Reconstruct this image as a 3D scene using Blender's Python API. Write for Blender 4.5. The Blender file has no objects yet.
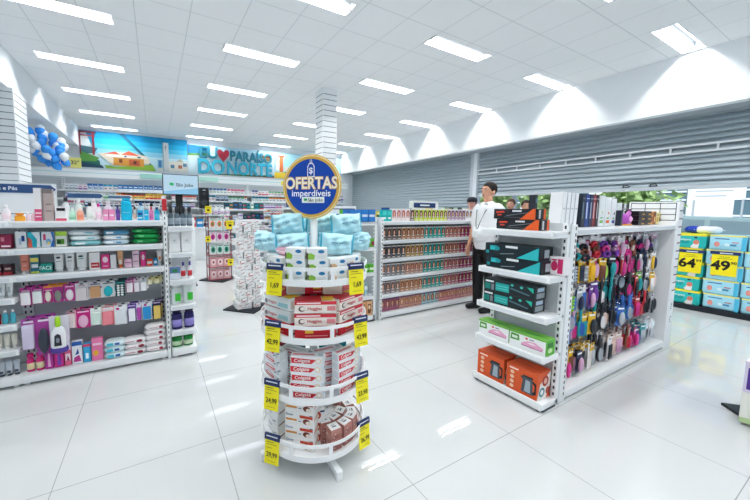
import bpy, bmesh, math, random
from mathutils import Vector, Matrix
random.seed(11)
sc = bpy.context.scene
COL = sc.collection
PI = math.pi

# ------------------------------------------------------------------ materials
_mats = {}
def lin(h):
    h = h.lstrip('#')
    o = []
    for i in (0, 2, 4):
        c = int(h[i:i+2], 16) / 255
        o.append(c / 12.92 if c <= .04045 else ((c + .055) / 1.055) ** 2.4)
    return (*o, 1)
def M(h, rough=.45, metal=0, emit=0, alpha=1, trans=0, var=0):
    k = (h, rough, metal, emit, alpha, trans, var)
    if k in _mats: return _mats[k]
    m = bpy.data.materials.new('surface_' + h.lstrip('#')); m.use_nodes = True
    nt = m.node_tree; b = nt.nodes['Principled BSDF']
    b.inputs['Base Color'].default_value = lin(h)
    b.inputs['Roughness'].default_value = rough
    b.inputs['Metallic'].default_value = metal; b.inputs['Specular IOR Level'].default_value = .3
    if emit:
        b.inputs['Emission Color'].default_value = lin(h); b.inputs['Emission Strength'].default_value = emit
    if trans: b.inputs['Transmission Weight'].default_value = trans
    if alpha < 1: b.inputs['Alpha'].default_value = alpha
    if var:
        tc = nt.nodes.new('ShaderNodeTexCoord'); n = nt.nodes.new('ShaderNodeTexNoise'); n.inputs['Scale'].default_value = var
        r = nt.nodes.new('ShaderNodeMix'); r.data_type = 'RGBA'
        c = lin(h); r.inputs['A'].default_value = (c[0]*.55, c[1]*.55, c[2]*.55, 1); r.inputs['B'].default_value = (min(1, c[0]*1.35), min(1, c[1]*1.35), min(1, c[2]*1.35), 1)
        nt.links.new(tc.outputs['Object'], n.inputs['Vector']); nt.links.new(n.outputs['Fac'], r.inputs['Factor'])
        nt.links.new(r.outputs['Result'], b.inputs['Base Color'])
    _mats[k] = m
    return m
WHITE = 'eef1f2'
def W(): return M(WHITE, .35)

def grid_mat(name, base, line, ox, sx, oy, sy, lw, rough, coat=0, cloud=0):
    m = bpy.data.materials.new(name); m.use_nodes = True; nt = m.node_tree; N = nt.nodes; L = nt.links
    b = N['Principled BSDF']; b.inputs['Roughness'].default_value = rough
    tc = N.new('ShaderNodeTexCoord'); sp = N.new('ShaderNodeSeparateXYZ'); L.new(tc.outputs['Object'], sp.inputs[0])
    def mth(op, a, bb=None):
        n = N.new('ShaderNodeMath'); n.operation = op
        for i, v in enumerate((a, bb)):
            if v is None: continue
            if isinstance(v, (int, float)): n.inputs[i].default_value = v
            else: L.new(v, n.inputs[i])
        return n.outputs[0]
    def ln(out, o, s):
        f = mth('FRACT', mth('DIVIDE', mth('SUBTRACT', out, o), s))
        d = mth('MINIMUM', f, mth('SUBTRACT', 1.0, f))
        return mth('LESS_THAN', d, lw / s / 2)
    mask = mth('MAXIMUM', ln(sp.outputs[0], ox, sx), ln(sp.outputs[1], oy, sy))
    n = N.new('ShaderNodeTexNoise'); n.inputs['Scale'].default_value = 1.6; n.inputs['Detail'].default_value = 6
    L.new(tc.outputs['Object'], n.inputs['Vector'])
    c1 = N.new('ShaderNodeMix'); c1.data_type = 'RGBA'
    a = lin(base); c1.inputs['A'].default_value = a
    c1.inputs['B'].default_value = tuple(x * (1 - cloud) for x in a[:3]) + (1,)
    L.new(n.outputs['Fac'], c1.inputs['Factor'])
    c2 = N.new('ShaderNodeMix'); c2.data_type = 'RGBA'
    L.new(mask, c2.inputs['Factor']); L.new(c1.outputs['Result'], c2.inputs['A']); c2.inputs['B'].default_value = lin(line)
    L.new(c2.outputs['Result'], b.inputs['Base Color'])
    if rough < .1: b.inputs['IOR'].default_value = 1.62
    if coat:
        b.inputs['Coat Weight'].default_value = coat; b.inputs['Coat Roughness'].default_value = .03
    return m

# ------------------------------------------------------------------ mesh builder
_txt = {}
def text_geo(s, bold=0.0):
    k = (s, bold)
    if k in _txt: return _txt[k]
    c = bpy.data.curves.new('lettering', 'FONT'); c.body = s; c.size = 1; c.offset = bold
    c.align_x = 'CENTER'; c.align_y = 'CENTER'; c.resolution_u = 3
    o = bpy.data.objects.new('lettering', c); COL.objects.link(o)
    bpy.context.view_layer.update()
    me = bpy.data.meshes.new_from_object(o.evaluated_get(bpy.context.evaluated_depsgraph_get()))
    r = ([(v.co.x, v.co.y) for v in me.vertices], [tuple(p.vertices) for p in me.polygons])
    bpy.data.objects.remove(o); bpy.data.curves.remove(c); bpy.data.meshes.remove(me)
    _txt[k] = r
    return r
_tf = [0]
class MB:
    def __init__(s): s.v = []; s.f = []; s.mi = []; s.sm = []; s.mats = []
    def m(s, mat):
        if isinstance(mat, str): mat = M(mat)
        if mat not in s.mats: s.mats.append(mat)
        return s.mats.index(mat)
    def add(s, vs, fs, mat, smooth=False):
        b = len(s.v); s.v += [tuple(v) for v in vs]; k = s.m(mat)
        for f in fs: s.f.append(tuple(b + i for i in f)); s.mi.append(k); s.sm.append(smooth)
        return s
    def box(s, x0, y0, z0, x1, y1, z1, mat, c=0):
        if c <= 0:
            return s.add([(x0,y0,z0),(x1,y0,z0),(x1,y1,z0),(x0,y1,z0),(x0,y0,z1),(x1,y0,z1),(x1,y1,z1),(x0,y1,z1)],
              [(0,3,2,1),(4,5,6,7),(0,1,5,4),(1,2,6,5),(2,3,7,6),(3,0,4,7)], mat)
        bm = bmesh.new(); bmesh.ops.create_cube(bm, size=1)
        for v in bm.verts: v.co = Vector(((x0+x1)/2 + v.co.x*(x1-x0), (y0+y1)/2 + v.co.y*(y1-y0), (z0+z1)/2 + v.co.z*(z1-z0)))
        bmesh.ops.bevel(bm, geom=bm.edges[:], offset=c, segments=2, affect='EDGES', profile=.6)
        bm.verts.index_update()
        s.add([v.co for v in bm.verts], [[v.index for v in f.verts] for f in bm.faces], mat, True); bm.free()
        return s
    def lathe(s, prof, mat, seg=16, c=(0,0), sx=1, sy=1, smooth=True):
        vs = []; fs = []
        n = len(prof)
        for r, z in prof:
            for i in range(seg):
                a = 2*PI*i/seg; vs.append((c[0]+r*sx*math.cos(a), c[1]+r*sy*math.sin(a), z))
        for j in range(n-1):
            for i in range(seg):
                k = (i+1) % seg; fs.append((j*seg+i, j*seg+k, (j+1)*seg+k, (j+1)*seg+i))
        fs.append(tuple(range(seg-1, -1, -1))); fs.append(tuple((n-1)*seg+i for i in range(seg)))
        return s.add(vs, fs, mat, smooth)
    def ring(s, r0, r1, z0, z1, mat, seg=48, a0=0, a1=2*PI):
        full = abs(a1-a0-2*PI) < 1e-6; n = seg if full else seg+1
        vs = []
        for i in range(n):
            a = a0+(a1-a0)*i/seg
            for r, z in ((r0,z0),(r1,z0),(r1,z1),(r0,z1)): vs.append((r*math.cos(a), r*math.sin(a), z))
        fs = []
        for i in range(seg):
            j = (i+1) % n
            for k in range(4):
                l = (k+1) % 4; fs.append((i*4+k, j*4+k, j*4+l, i*4+l))
        if not full: fs += [(0,1,2,3), tuple((n-1)*4+k for k in (3,2,1,0))]
        return s.add(vs, fs, mat)
    def tube(s, pts, r, mat, seg=8):
        pts = [Vector(p) for p in pts]; vs = []; fs = []
        for i, p in enumerate(pts):
            t = (pts[min(i+1, len(pts)-1)] - pts[max(i-1, 0)]).normalized()
            u = t.cross(Vector((0,0,1)) if abs(t.z) < .9 else Vector((1,0,0))).normalized(); w = t.cross(u)
            rr = r[i] if isinstance(r, (list, tuple)) else r
            for k in range(seg):
                a = 2*PI*k/seg; vs.append(p + u*rr*math.cos(a) + w*rr*math.sin(a))
        for i in range(len(pts)-1):
            for k in range(seg):
                l = (k+1) % seg; fs.append((i*seg+k, i*seg+l, (i+1)*seg+l, (i+1)*seg+k))
        fs.append(tuple(range(seg-1,-1,-1))); fs.append(tuple((len(pts)-1)*seg+k for k in range(seg)))
        return s.add(vs, fs, mat, True)
    def ell(s, c, r, mat, seg=12, rings=8, p=1.0, mx=None):
        vs = []; fs = []
        sg = lambda t: math.copysign(abs(t)**p, t)
        for j in range(rings+1):
            b = -PI/2 + PI*j/rings
            for i in range(seg):
                a = 2*PI*i/seg
                q = Vector((r[0]*sg(math.cos(b))*sg(math.cos(a)), r[1]*sg(math.cos(b))*sg(math.sin(a)), r[2]*sg(math.sin(b))))
                if mx is not None: q = mx @ q
                vs.append(q + Vector(c))
        for j in range(rings):
            for i in range(seg):
                k = (i+1) % seg; fs.append((j*seg+i, j*seg+k, (j+1)*seg+k, (j+1)*seg+i))
        return s.add(vs, fs, mat, True)
    def poly(s, pts, o, u, v, mat, n=None, off=0):
        o = Vector(o); u = Vector(u); v = Vector(v)
        if n is None: n = u.cross(v).normalized()
        return s.add([o + u*a + v*b + n*off for a, b in pts], [tuple(range(len(pts)))], mat)
    def prism(s, pts, o, u, v, d, mat):
        o = Vector(o); u = Vector(u); v = Vector(v); n = u.cross(v).normalized()
        k = len(pts); a = [o + u*x + v*y for x, y in pts]; b = [p + n*d for p in a]
        return s.add(a + b, [tuple(range(k-1,-1,-1)), tuple(range(k, 2*k))] + [(i, (i+1) % k, k+(i+1) % k, k+i) for i in range(k)], mat)
    def text(s, t, size, o, u, v, mat, bold=.01, off=0, sx=1):
        vs, fs = text_geo(t, bold); o = Vector(o); u = Vector(u).normalized(); v = Vector(v).normalized(); n = u.cross(v)
        return s.add([o + u*x*size*sx + v*y*size + n*off for x, y in vs], fs, mat)
    def dec(s, ds, o, u, v):
        """ds: prints on the rectangle o + [0..1]u + [0..1]v"""
        o = Vector(o); u = Vector(u); v = Vector(v); n = u.cross(v).normalized(); off = .0006
        for d in ds:
            off += .0004
            if d[0] == 'r': _, a, b, c, e, col = d; s.poly([(a,b),(c,b),(c,e),(a,e)], o, u, v, col, n, off)
            elif d[0] == 'e':
                _, cx, cy, rx, ry, col = d; s.poly([(cx+rx*math.cos(2*PI*i/14), cy+ry*math.sin(2*PI*i/14)) for i in range(14)], o, u, v, col, n, off)
            elif d[0] == 'p': s.poly(d[1], o, u, v, d[2], n, off)
            elif d[0] == 't':
                _, t, cx, cy, h, col = d[:6]; sx = d[6] if len(d) > 6 else 1
                s.text(t, h*v.length, o + u*cx + v*cy, u, v, col, .015, off, sx)
        return s
    def mesh(s, name='form'):
        me = bpy.data.meshes.new(name); me.from_pydata(s.v, [], s.f)
        for m in s.mats: me.materials.append(m)
        me.polygons.foreach_set('material_index', s.mi); me.polygons.foreach_set('use_smooth', s.sm)
        me.update(); return me

# ------------------------------------------------------------------ scene tree
def link(name, data, parent=None, loc=(0,0,0), rot=(0,0,0)):
    o = bpy.data.objects.new(name, data); COL.objects.link(o); o.location = loc; o.rotation_euler = rot
    if parent is not None: o.parent = parent
    return o
_seen = {}
def tag(o, label, cat, group=None):
    n = len(label.split())
    if not 4 <= n <= 16: print('LABEL LENGTH', n, label)
    if label in _seen: print('LABEL TWICE', label)
    _seen[label] = 1
    o['label'] = label; o['category'] = cat
    if group: o['group'] = group
    return o
def thing(name, label, cat, loc=(0,0,0), rz=0, group=None):
    return tag(link(name, None, None, loc, (0,0,rz)), label, cat, group)
def part(name, mb, parent, loc=(0,0,0), rot=(0,0,0)):
    return link(name, mb.mesh(name) if isinstance(mb, MB) else mb, parent, loc, rot)
def struct(name, mb):
    o = link(name, mb.mesh(name)); o['kind'] = 'structure'; return o
ORD = 'zeroth first second third fourth fifth sixth seventh eighth ninth tenth eleventh twelfth thirteenth fourteenth fifteenth sixteenth seventeenth eighteenth nineteenth'.split()
TEN = {2:'twenty', 3:'thirty', 4:'forty', 5:'fifty', 6:'sixty'}; TENTH = {2:'twentieth', 3:'thirtieth', 4:'fortieth', 5:'fiftieth', 6:'sixtieth'}
def od(n):
    if n < 20: return ORD[n]
    a, b = divmod(n, 10); return TENTH[a] if b == 0 else TEN[a] + '-' + ORD[b]

# templates: dict(name, cat, mesh, parts, w, h)
_tpl = {}
def tpl(name, cat, root, parts=(), w=.1, h=.1):
    return dict(name=name, cat=cat, mesh=root.mesh(name), parts=[(n, p.mesh(n)) for n, p in parts], w=w, h=h)
def place(t, loc, rz=0, label='', group=None, rx=0, ry=0, scale=None):
    o = link(t['name'], t['mesh'], None, loc, (rx, ry, rz))
    if scale: o.scale = scale if isinstance(scale, tuple) else (scale,)*3
    for n, me in t['parts']: link(n, me, o)
    return tag(o, label, t['cat'], group)

# ---- product kinds. Local frame: base centre at origin, front looks to -Y.
def T_box(w, d, h, base, front=(), side=(), top=(), name='carton', cat='box', key=None):
    k = ('box', w, d, h, base, str(front), str(side), str(top), name)
    if k in _tpl: return _tpl[k]
    b = MB(); m = M(base, .4); b.box(-w/2, -d/2, 0, w/2, d/2, h, m, {'diaper_pack':.022,'wipes_pack':.008}.get(name, 0))
    b.dec(front, (-w/2, -d/2, 0), (w,0,0), (0,0,h))
    b.dec(side, (w/2, -d/2, 0), (0,d,0), (0,0,h)); b.dec(side, (-w/2, d/2, 0), (0,-d,0), (0,0,h))
    b.dec(top, (-w/2, -d/2, h), (w,0,0), (0,d,0))
    _tpl[k] = tpl(name, cat, b, (), w, h); return _tpl[k]
def T_bottle(r, h, col, cap='ffffff', lab=None, sy=.6, caph=.18, capr=.5, neck=.4, name='bottle', cat='bottle', dec=()):
    k = ('bot', r, h, col, cap, lab, sy, caph, capr, name, str(dec))
    if k in _tpl: return _tpl[k]
    b = MB(); hb = h*(1-caph)
    b.lathe([(r*.92,0),(r,.03*h),(r,hb*.72),(r*.93,hb*.82),(r*neck*1.3,hb*.95),(r*neck,hb)], M(col,.25), 14, sy=sy)
    if lab: b.lathe([(r*1.012,hb*.15),(r*1.012,hb*.6)], M(lab,.4), 14, sy=sy)
    if dec: b.dec(dec, (-r*.8, -r*sy*1.03, hb*.12), (r*1.6,0,0), (0,0,hb*.55))
    c = MB().lathe([(r*capr,hb),(r*capr,h*.985),(r*capr*.9,h)], M(cap,.3), 12, sy=sy if capr > .7 else 1)
    _tpl[k] = tpl(name, cat, b, [('cap', c)], 2*r, h); return _tpl[k]
def T_tube(w, h, col, cap='ffffff', dec=(), name='cream_tube'):
    k = ('tube', w, h, col, cap, str(dec))
    if k in _tpl: return _tpl[k]
    b = MB(); vs = []; fs = []; n = 12; lv = 6; z0 = h*.14
    for j in range(lv+1):
        t = j/lv; sy = .62*(1-t)**.7 + .04
        for i in range(n):
            a = 2*PI*i/n; vs.append((w/2*(.86+.14*t)*math.cos(a), w/2*sy*math.sin(a), z0+(h-z0)*t))
    for j in range(lv):
        for i in range(n): q = (i+1) % n; fs.append((j*n+i, j*n+q, (j+1)*n+q, (j+1)*n+i))
    fs.append(tuple(range(n-1,-1,-1))); fs.append(tuple(lv*n+i for i in range(n)))
    b.add(vs, fs, M(col,.3), True)
    # print follows the slope of the front
    y0 = -w/2*.50; y1 = -w/2*.10
    if dec: b.dec(dec, (-w*.34, y0-.004, h*.2), (w*.68,0,0), (0, (y1-y0)*.9, h*.68))
    c = MB().lathe([(w*.36,0),(w*.38,h*.02),(w*.36,z0)], M(cap,.3), 12, sy=.75)
    _tpl[k] = tpl(name, 'tube', b, [('cap', c)], w, h); return _tpl[k]
def T_card(w, h, card, inner, dec=(), d=.025, head=.24, name='blister_pack', cat='blister pack', shape='box'):
    """pack on a peg: flat card, raised clear bubble holding something, peg hole"""
    k = ('card', w, h, card, inner, str(dec), d, head, name, shape)
    if k in _tpl: return _tpl[k]
    b = MB(); b.box(-w/2, -.0015, 0, w/2, .0015, h, M(card,.4))
    b.poly([(.022*math.cos(a*PI/5)*w/.1*.8, .006*math.sin(a*PI/5)) for a in range(10)], (0,-.0015,h*.955), (1,0,0), (0,0,1), '2a2c30', None, .0008)
    b.dec(dec, (-w/2, -.0015, 0), (w,0,0), (0,0,h))
    g = MB(); m = M(inner,.3); hh = h*(1-head)
    if shape == 'box': g.box(-w*.40, -d, h*.06, w*.40, -.002, hh, m, .004)
    elif shape == 'oval': g.ell((0,-d*.55,hh*.5), (w*.36,d*.5,hh*.44), m)
    elif shape == 'rods':
        for i in range(4): g.lathe([(w*.07,h*.06),(w*.07,hh)], m, 8, ((i-1.5)*w*.2, -d*.4))
    elif shape == 'rolls':
        for i in range(5):
            for j in range(2): g.ell(((j-.5)*w*.4,-d*.5,h*.1+i*hh*.19), (w*.17,d*.4,hh*.085), m, 8, 6)
    _tpl[k] = tpl(name, cat, b, [('contents', g)], w, h); return _tpl[k]
def T_bag(w, d, h, col, dec=(), name='soft_pack', cat='pack', p=.62, dark=None):
    k = ('bag', w, d, h, col, str(dec), name, p)
    if k in _tpl: return _tpl[k]
    b = MB(); b.ell((0,0,h/2), (w/2,d/2,h/2), M(col,.25), 20, 12, p)
    for sx in (-1, 1):
        b.box(min(sx*w*.47, sx*w*.54), -d*.32, h*.47, max(sx*w*.47, sx*w*.54), d*.32, h*.53, M(dark or col,.25))
    if dec: b.dec(dec, (-w*.38, -d*.502, h*.2), (w*.76,0,0), (0,0,h*.6))
    _tpl[k] = tpl(name, cat, b, (), w, h); return _tpl[k]

def T_pillow(w, d, h, col, dec=(), name='cotton_bag', cat='bag', seed=1, edge='4fc0dc'):
    k = ('pil', w, d, h, col, str(dec), seed)
    if k in _tpl: return _tpl[k]
    rr = random.Random(seed); b = MB(); N_ = 16; ph = [rr.uniform(0,6) for _ in range(6)]
    def pt(u, v, sgn):
        t = (max(0,1-abs(u)**3.2)*max(0,1-abs(v)**3.2))**.5
        wr = 1+.14*math.sin(9*u+ph[0]+3*v)+.12*math.sin(11*v+ph[1]-4*u)+.09*math.sin(17*u*v+ph[2])
        sx = 1-.05*(1-abs(u))*abs(v)**3; sz = 1-.10*(1-abs(u)**2)*0+.04*math.sin(5*u+ph[3])
        return (u*w/2*(1-.07*(1-v*v)), sgn*d/2*t*wr, h/2+v*h/2*sz*(1-.10*(1-u*u)*-.0))
    for sgn in (-1,1):
        vs = [pt(-1+2*i/N_, -1+2*j/N_, sgn) for j in range(N_+1) for i in range(N_+1)]
        fs = []
        for j in range(N_):
            for i in range(N_):
                a = j*(N_+1)+i; f = (a, a+1, a+N_+2, a+N_+1); fs.append(f if sgn < 0 else f[::-1])
        b.add(vs, fs, M(col,.22), True)
    for x in (-1, 1): b.box(min(x*w*.46,x*w*.52), -.002, h*.04, max(x*w*.46,x*w*.52), .002, h*.96, M(edge,.3))
    if dec: b.dec(dec, (-w*.30, -d*.53, h*.28), (w*.6,0,0), (0,0,h*.45))
    _tpl[k] = tpl(name, cat, b, (), w, h); return _tpl[k]
def portrait(box, hair, skin='d9a48c', band=None, acc='ffffff'):
    fr = [('r',0,0,1,.24,band or box), ('e',.5,.60,.40,.30,hair), ('r',.14,.26,.86,.58,hair), ('e',.5,.58,.20,.20,skin), ('r',.40,.26,.60,.42,skin),
          ('r',.2,.30,.8,.36,acc), ('r',.15,.06,.85,.12,acc), ('r',0,.93,1,1,acc)]
    return T_box(.076, .05, .165, box, fr, [('r',.1,.1,.9,.3,acc)], (), 'hair_dye_box', 'hair dye box')

# ------------------------------------------------------------------ shelf units
def slots(b, x, y, z0, z1, w=.012, step=.05, axis='y'):
    z = z0
    while z < z1:
        b.poly([(0,0),(w,0),(w,.024),(0,.024)], (x-w/2, y, z), (1,0,0), (0,0,1), '3a3f45', None, .0008); z += step
def shelf_mesh(w, d, lip=.045, th=.016, col=WHITE):
    b = MB(); m = M(col,.35)
    b.box(0,0,-lip,w,.014,.004,m,.003); b.box(0,.014,-th,w,d,0,m)
    for x in (.004, w-.014): b.box(x,.01,-lip*.95,x+.01,d,-th,m)
    return b
def rail_mesh(w, lip=.045):
    return MB().box(.02,-.0022,-lip*.78,w-.02,-.0002,-lip*.2,M('dfe4e8',.25))
def unit(name, label, w, d, zs, H, loc, rz=0, posts=(), panel='cdd2d6', base=True, group=None, topd=None, back=.02, cat='shelf unit'):
    t = thing(name, label, cat, loc, rz, group)
    part('back_panel', MB().box(0,d,.02,w,d+back,H,M(panel,.5)), t)
    for x in posts or (0, w-.035):
        b = MB(); b.box(x, d-.032, 0, x+.035, d-.001, H, W(), .002); slots(b, x+.0175, d-.032, .08, H-.03); part('post', b, t)
    for i, z in enumerate(zs):
        dd = d-.002
        sh = part('shelf', shelf_mesh(w, topd if z == zs[-1] and topd else dd), t, (0,0,z))
        part('price_rail', rail_mesh(w), sh)
    if base:
        b = MB(); b.box(0,0,.022,w,d-.002,.083,W(),.003)
        for x in (.02, w-.05): b.box(x,.012,0,x+.03,.05,.022,M('c9cdd1',.4))
        b.box(.0,.05,.002,w,d,.022,M('40454b',.6))
        part('base', b, t)
    return t

# ================================================================== CAMERA
cam = bpy.data.cameras.new('camera'); co = link('camera', cam)
f_px = 317.5; yaw, pitch, roll = .4976, .0901, -.0088
F = Vector((math.sin(yaw)*math.cos(pitch), math.cos(yaw)*math.cos(pitch), -math.sin(pitch)))
R0 = Vector((math.cos(yaw), -math.sin(yaw), 0)); D0 = F.cross(R0)
Rr = R0*math.cos(roll) + D0*math.sin(roll); Dd = -R0*math.sin(roll) + D0*math.cos(roll)
mw = Matrix.Identity(4)
for i in range(3): mw[i][0] = Rr[i]; mw[i][1] = -Dd[i]; mw[i][2] = -F[i]
mw.translation = Vector((0,0,1.45)); co.matrix_world = mw
cam.sensor_width = 36; cam.sensor_fit = 'HORIZONTAL'; cam.lens = f_px/750*36
cam.shift_x = (375-327.74)/750; cam.shift_y = (238.73-250)/750; cam.clip_start = .02; cam.clip_end = 200
sc.camera = co

# ================================================================== ROOM
HC = 3.77
XL, XR, YB, YF = -4.6, 6.9, 11.6, -5.2
fl = grid_mat('floor_porcelain', 'cfd2d2', '9a9d9e', -.518, .837, .3147, .837, .0042, .025, 0, .05)
struct('floor', MB().box(XL,YF,-.1,8.0,YB+.1,0,fl))
cm = grid_mat('ceiling_panels', 'f3f5f7', 'd3d8dd', -.13, .581, 2.542, .581, .010, .8, 0, .03)
LX = [(-1.50,-.38), (.94,2.10), (3.34,4.52), (5.71,6.86)]
LY = [-4.7,-3.1,-1.5,.1,1.70,3.33,4.93,6.55,8.15,9.75,11.3]
LH = .125
b = MB(); xs = [-1.85]; [xs.extend(q) for q in LX]; xs.append(XR+.15); ys = [YF]; [ys.extend((q-LH, q+LH)) for q in LY]; ys.append(YB+.1)
for i in range(len(xs)-1):
    for j in range(len(ys)-1):
        if i % 2 == 1 and j % 2 == 1: continue
        b.box(xs[i],ys[j],HC,xs[i+1],ys[j+1],HC+.012,cm)
b.box(-1.85,YF,HC+.16,XR+.15,YB+.1,HC+.2,M('9aa2a8',.8))
struct('ceiling', b)
wm = M('e4eaef', .7)
struct('wall_back', MB().box(XL,YB,0,XR+1.2,YB+.12,HC,wm))
struct('wall_left', MB().box(XL-.1,YF,0,XL,YB,3.3,wm))
b = MB(); b.box(XL,YF-.1,0,8,YF,.9,wm); b.box(XL,YF-.1,2.4,8,YF,HC,wm)  # unseen window front, added to let daylight onto ceiling and shelf fronts
for q in (-4.6,-2.4,-.2,2.0,4.2,6.4,7.9): b.box(q,YF-.1,.9,q+.09,YF,2.4,M('d5dbe0',.4))
struct('added_window_wall', b)
b = MB(); b.box(XL,YF-.06,.9,7.9,YF-.05,2.4,M('ffffff',.0,0,0,1,1)); g_ = struct('added_window_glass', b)  # glazing of the added daylight opening behind the camera
b = MB(); b.box(-1.97,YF,3.22,-1.85,YB,HC+.08,wm); b.box(XL,YF,3.22,-1.97,YB,3.32,wm); struct('trim_1', b)          # dropped bulkhead along the near aisle
b = MB(); b.box(XR,YF,2.96,XR+.16,YB,HC,M('f2f6f8',.7)); b.box(XR+.16,YF,2.96,7.62,YB,3.02,M('aeb6bd',.5)); struct('wall_right', b)  # header over the shop front
# columns clad with slatted panels
def column(name, x0, y0, x1, y1, H, faces):
    b = MB(); b.box(x0,y0,0,x1,y1,H,M('f4f7f9',.5)); z = .05; g = M('6d747b',.6)
    while z < H-.03:
        b.box(x0+.012,y0-.002,z,x1-.012,y0+.001,z+.010,g)
        b.box(x1-.001,y0+.012,z,x1+.002,y1-.012,z+.010,g); b.box(x0-.002,y0+.012,z,x0+.001,y1-.012,z+.010,g)
        z += .1
    struct(name, b)
column('column_1', 2.88, 5.54, 3.19, 5.85, HC, 'l')
column('column_2', -2.40, 6.56, -1.80, 7.12, 3.22, 'r')

# roller shutters
def shutter(y0, y1, z0, z1, x):
    vs = []; z = z0; P_ = .088
    while z < z1-1e-6:
        for fz, fx in ((0,-.048),(.30,-.044),(.58,-.030),(.76,-.008),(.78,.006),(1.0,.006)):
            zz = min(z+fz*P_, z1); vs += [(x+fx,y0,zz),(x+fx,y1,zz)]
        z += P_
    n = len(vs)//2-1
    fs = [(2*i,2*i+2,2*i+3,2*i+1) for i in range(n)]
    k = len(vs); vs += [(x+.01,y0,z0),(x+.01,y1,z0),(x+.01,y0,z1),(x+.01,y1,z1)]
    fs.append((k,k+1,k+3,k+2))
    return MB().add(vs, fs, M('aebbc3', .45, .1))
t = thing('roller_shutter', 'closed grey roller shutter behind the man, filling the far bay', 'shutter', (0,0,0))
part('curtain', shutter(5.72,11.55,0,2.99,7.48), t); part('bottom_bar', MB().box(7.44,5.72,0,7.5,11.55,.06,M('b9c2c9',.4)), t)
t = thing('roller_shutter', 'half raised grey roller shutter above the street opening', 'shutter', (0,0,0))
part('curtain', shutter(YF+.1,5.5,1.88,2.99,7.48), t)
b = MB(); b.box(7.43,YF+.1,1.83,7.51,5.5,1.885,M('c6ced4',.35)); part('bottom_bar', b, t)
for y in (2.51, 2.15):
    b = MB()
    b.box(7.425,y-.05,1.895,7.44,y+.05,1.91,M('23272c',.4)); b.tube([(7.44,y-.04,1.91),(7.41,y-.03,1.935),(7.41,y+.03,1.935),(7.44,y+.04,1.91)],.008,M('23272c',.4))
    part('handle', b, t)
b = MB(); b.box(7.36,5.50,0,7.56,5.60,2.96,M('dfe5ea',.4)); b.box(7.40,5.60,0,7.52,5.72,2.96,M('c3ccd3',.4)); struct('trim_2', b)
b = MB()
for z in (2.385, 2.49): b.box(7.385,YF+.1,z,7.415,5.58,z+.028,M('e9eef2',.35))
y = 4.48-.5*18
while y < 5.6: b.box(7.387,y-.012,2.385,7.412,y+.012,2.51,M('e9eef2',.35)); y += .5
tag(link('brace_rail', b.mesh()), 'white ladder-shaped metal rail running across the raised shutter', 'rail')

# ceiling lights
L_ = 1.14; wd = LH*2-.004; dp = .10; fw = M('f4f6f8',.3); fg = M('8d9399',.4)
hou = MB()
hou.box(-L_/2,-wd/2,dp,L_/2,wd/2,dp+.01,fg)
for yy in (-wd/2,wd/2-.008): hou.box(-L_/2,yy,-.004,L_/2,yy+.008,dp,fw)
for xx in (-L_/2,L_/2-.008): hou.box(xx,-wd/2+.008,-.004,xx+.008,wd/2-.008,dp,fw)
hou.box(-L_/2+.008,-.006,-.002,L_/2-.008,.006,dp,fg)
for yy in (-.06,.06):
    for s_ in (-1,1): hou.box(s_*(L_/2-.03)-.014,yy-.014,dp-.05,s_*(L_/2-.03)+.014,yy+.014,dp-.001,M('c5ccd2',.4))
hm = hou.mesh('housing')
tm = MB().tube([(-L_/2+.03,0,0),(L_/2-.03,0,0)],.0125,M('f8fbff',.4,0,7)).mesh('tube')
cols = ['beside the dropped bulkhead', 'in the second file from the bulkhead', 'in the third file from the bulkhead', 'against the shop-front header']
EN = 7.5
for ci, (xa, xb) in enumerate(LX):
    for ri, yy in enumerate(LY):
        if yy < 1 and ci == 0 and yy < -2: continue
        vis = yy > 1.5
        c = thing('ceiling_light', f"twin-tube white ceiling light {cols[ci]}, {od(11-ri)} from the mural wall", 'ceiling light', ((xa+xb)/2, yy, HC), 0, 'twin-tube ceiling lights')
        link('housing', hm, c)
        for q in (-.06, .06): link('tube', tm, c, (0,q,dp-.028))
        for q in (-.06, .06):
            la = bpy.data.lights.new('lamp', 'AREA'); la.shape = 'RECTANGLE'; la.size = L_-.09; la.size_y = .024; la.energy = EN; la.color = (1,.995,.985)
            link('lamp', la, c, (0,q,dp-.043))

# ================================================================== MURALS on the back wall
def mural(name, label, x0, x1, z0, z1, ds, base, y=YB-.03):
    b = MB(); b.box(x0,y,z0,x1,YB-.001,z1,base)
    w = x1-x0; h = z1-z0
    o = Vector((x0,y,z0)); off = .002
    for d in ds:
        off += .0012
        if d[0] == 'p': b.poly(d[1], o, (w,0,0), (0,0,h), d[2], None, off)
        elif d[0] == 'r': b.poly([(d[1],d[2]),(d[3],d[2]),(d[3],d[4]),(d[1],d[4])], o, (w,0,0), (0,0,h), d[5], None, off)
        elif d[0] == 'e': b.poly([(d[1]+d[3]*math.cos(2*PI*i/18), d[2]+d[4]*math.sin(2*PI*i/18)) for i in range(18)], o, (w,0,0), (0,0,h), d[5], None, off)
    return tag(link(name, b.mesh(name)), label, 'mural')
sky = [('r',0,.0,1,1,'c9e8f2'), ('r',0,.42,1,1,'8fd3ea'), ('r',0,.55,1,1,'4fbde0'), ('r',0,.68,1,1,'22a5d2'), ('r',0,.82,1,1,'0f8fc2')]
d = list(sky)
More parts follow.
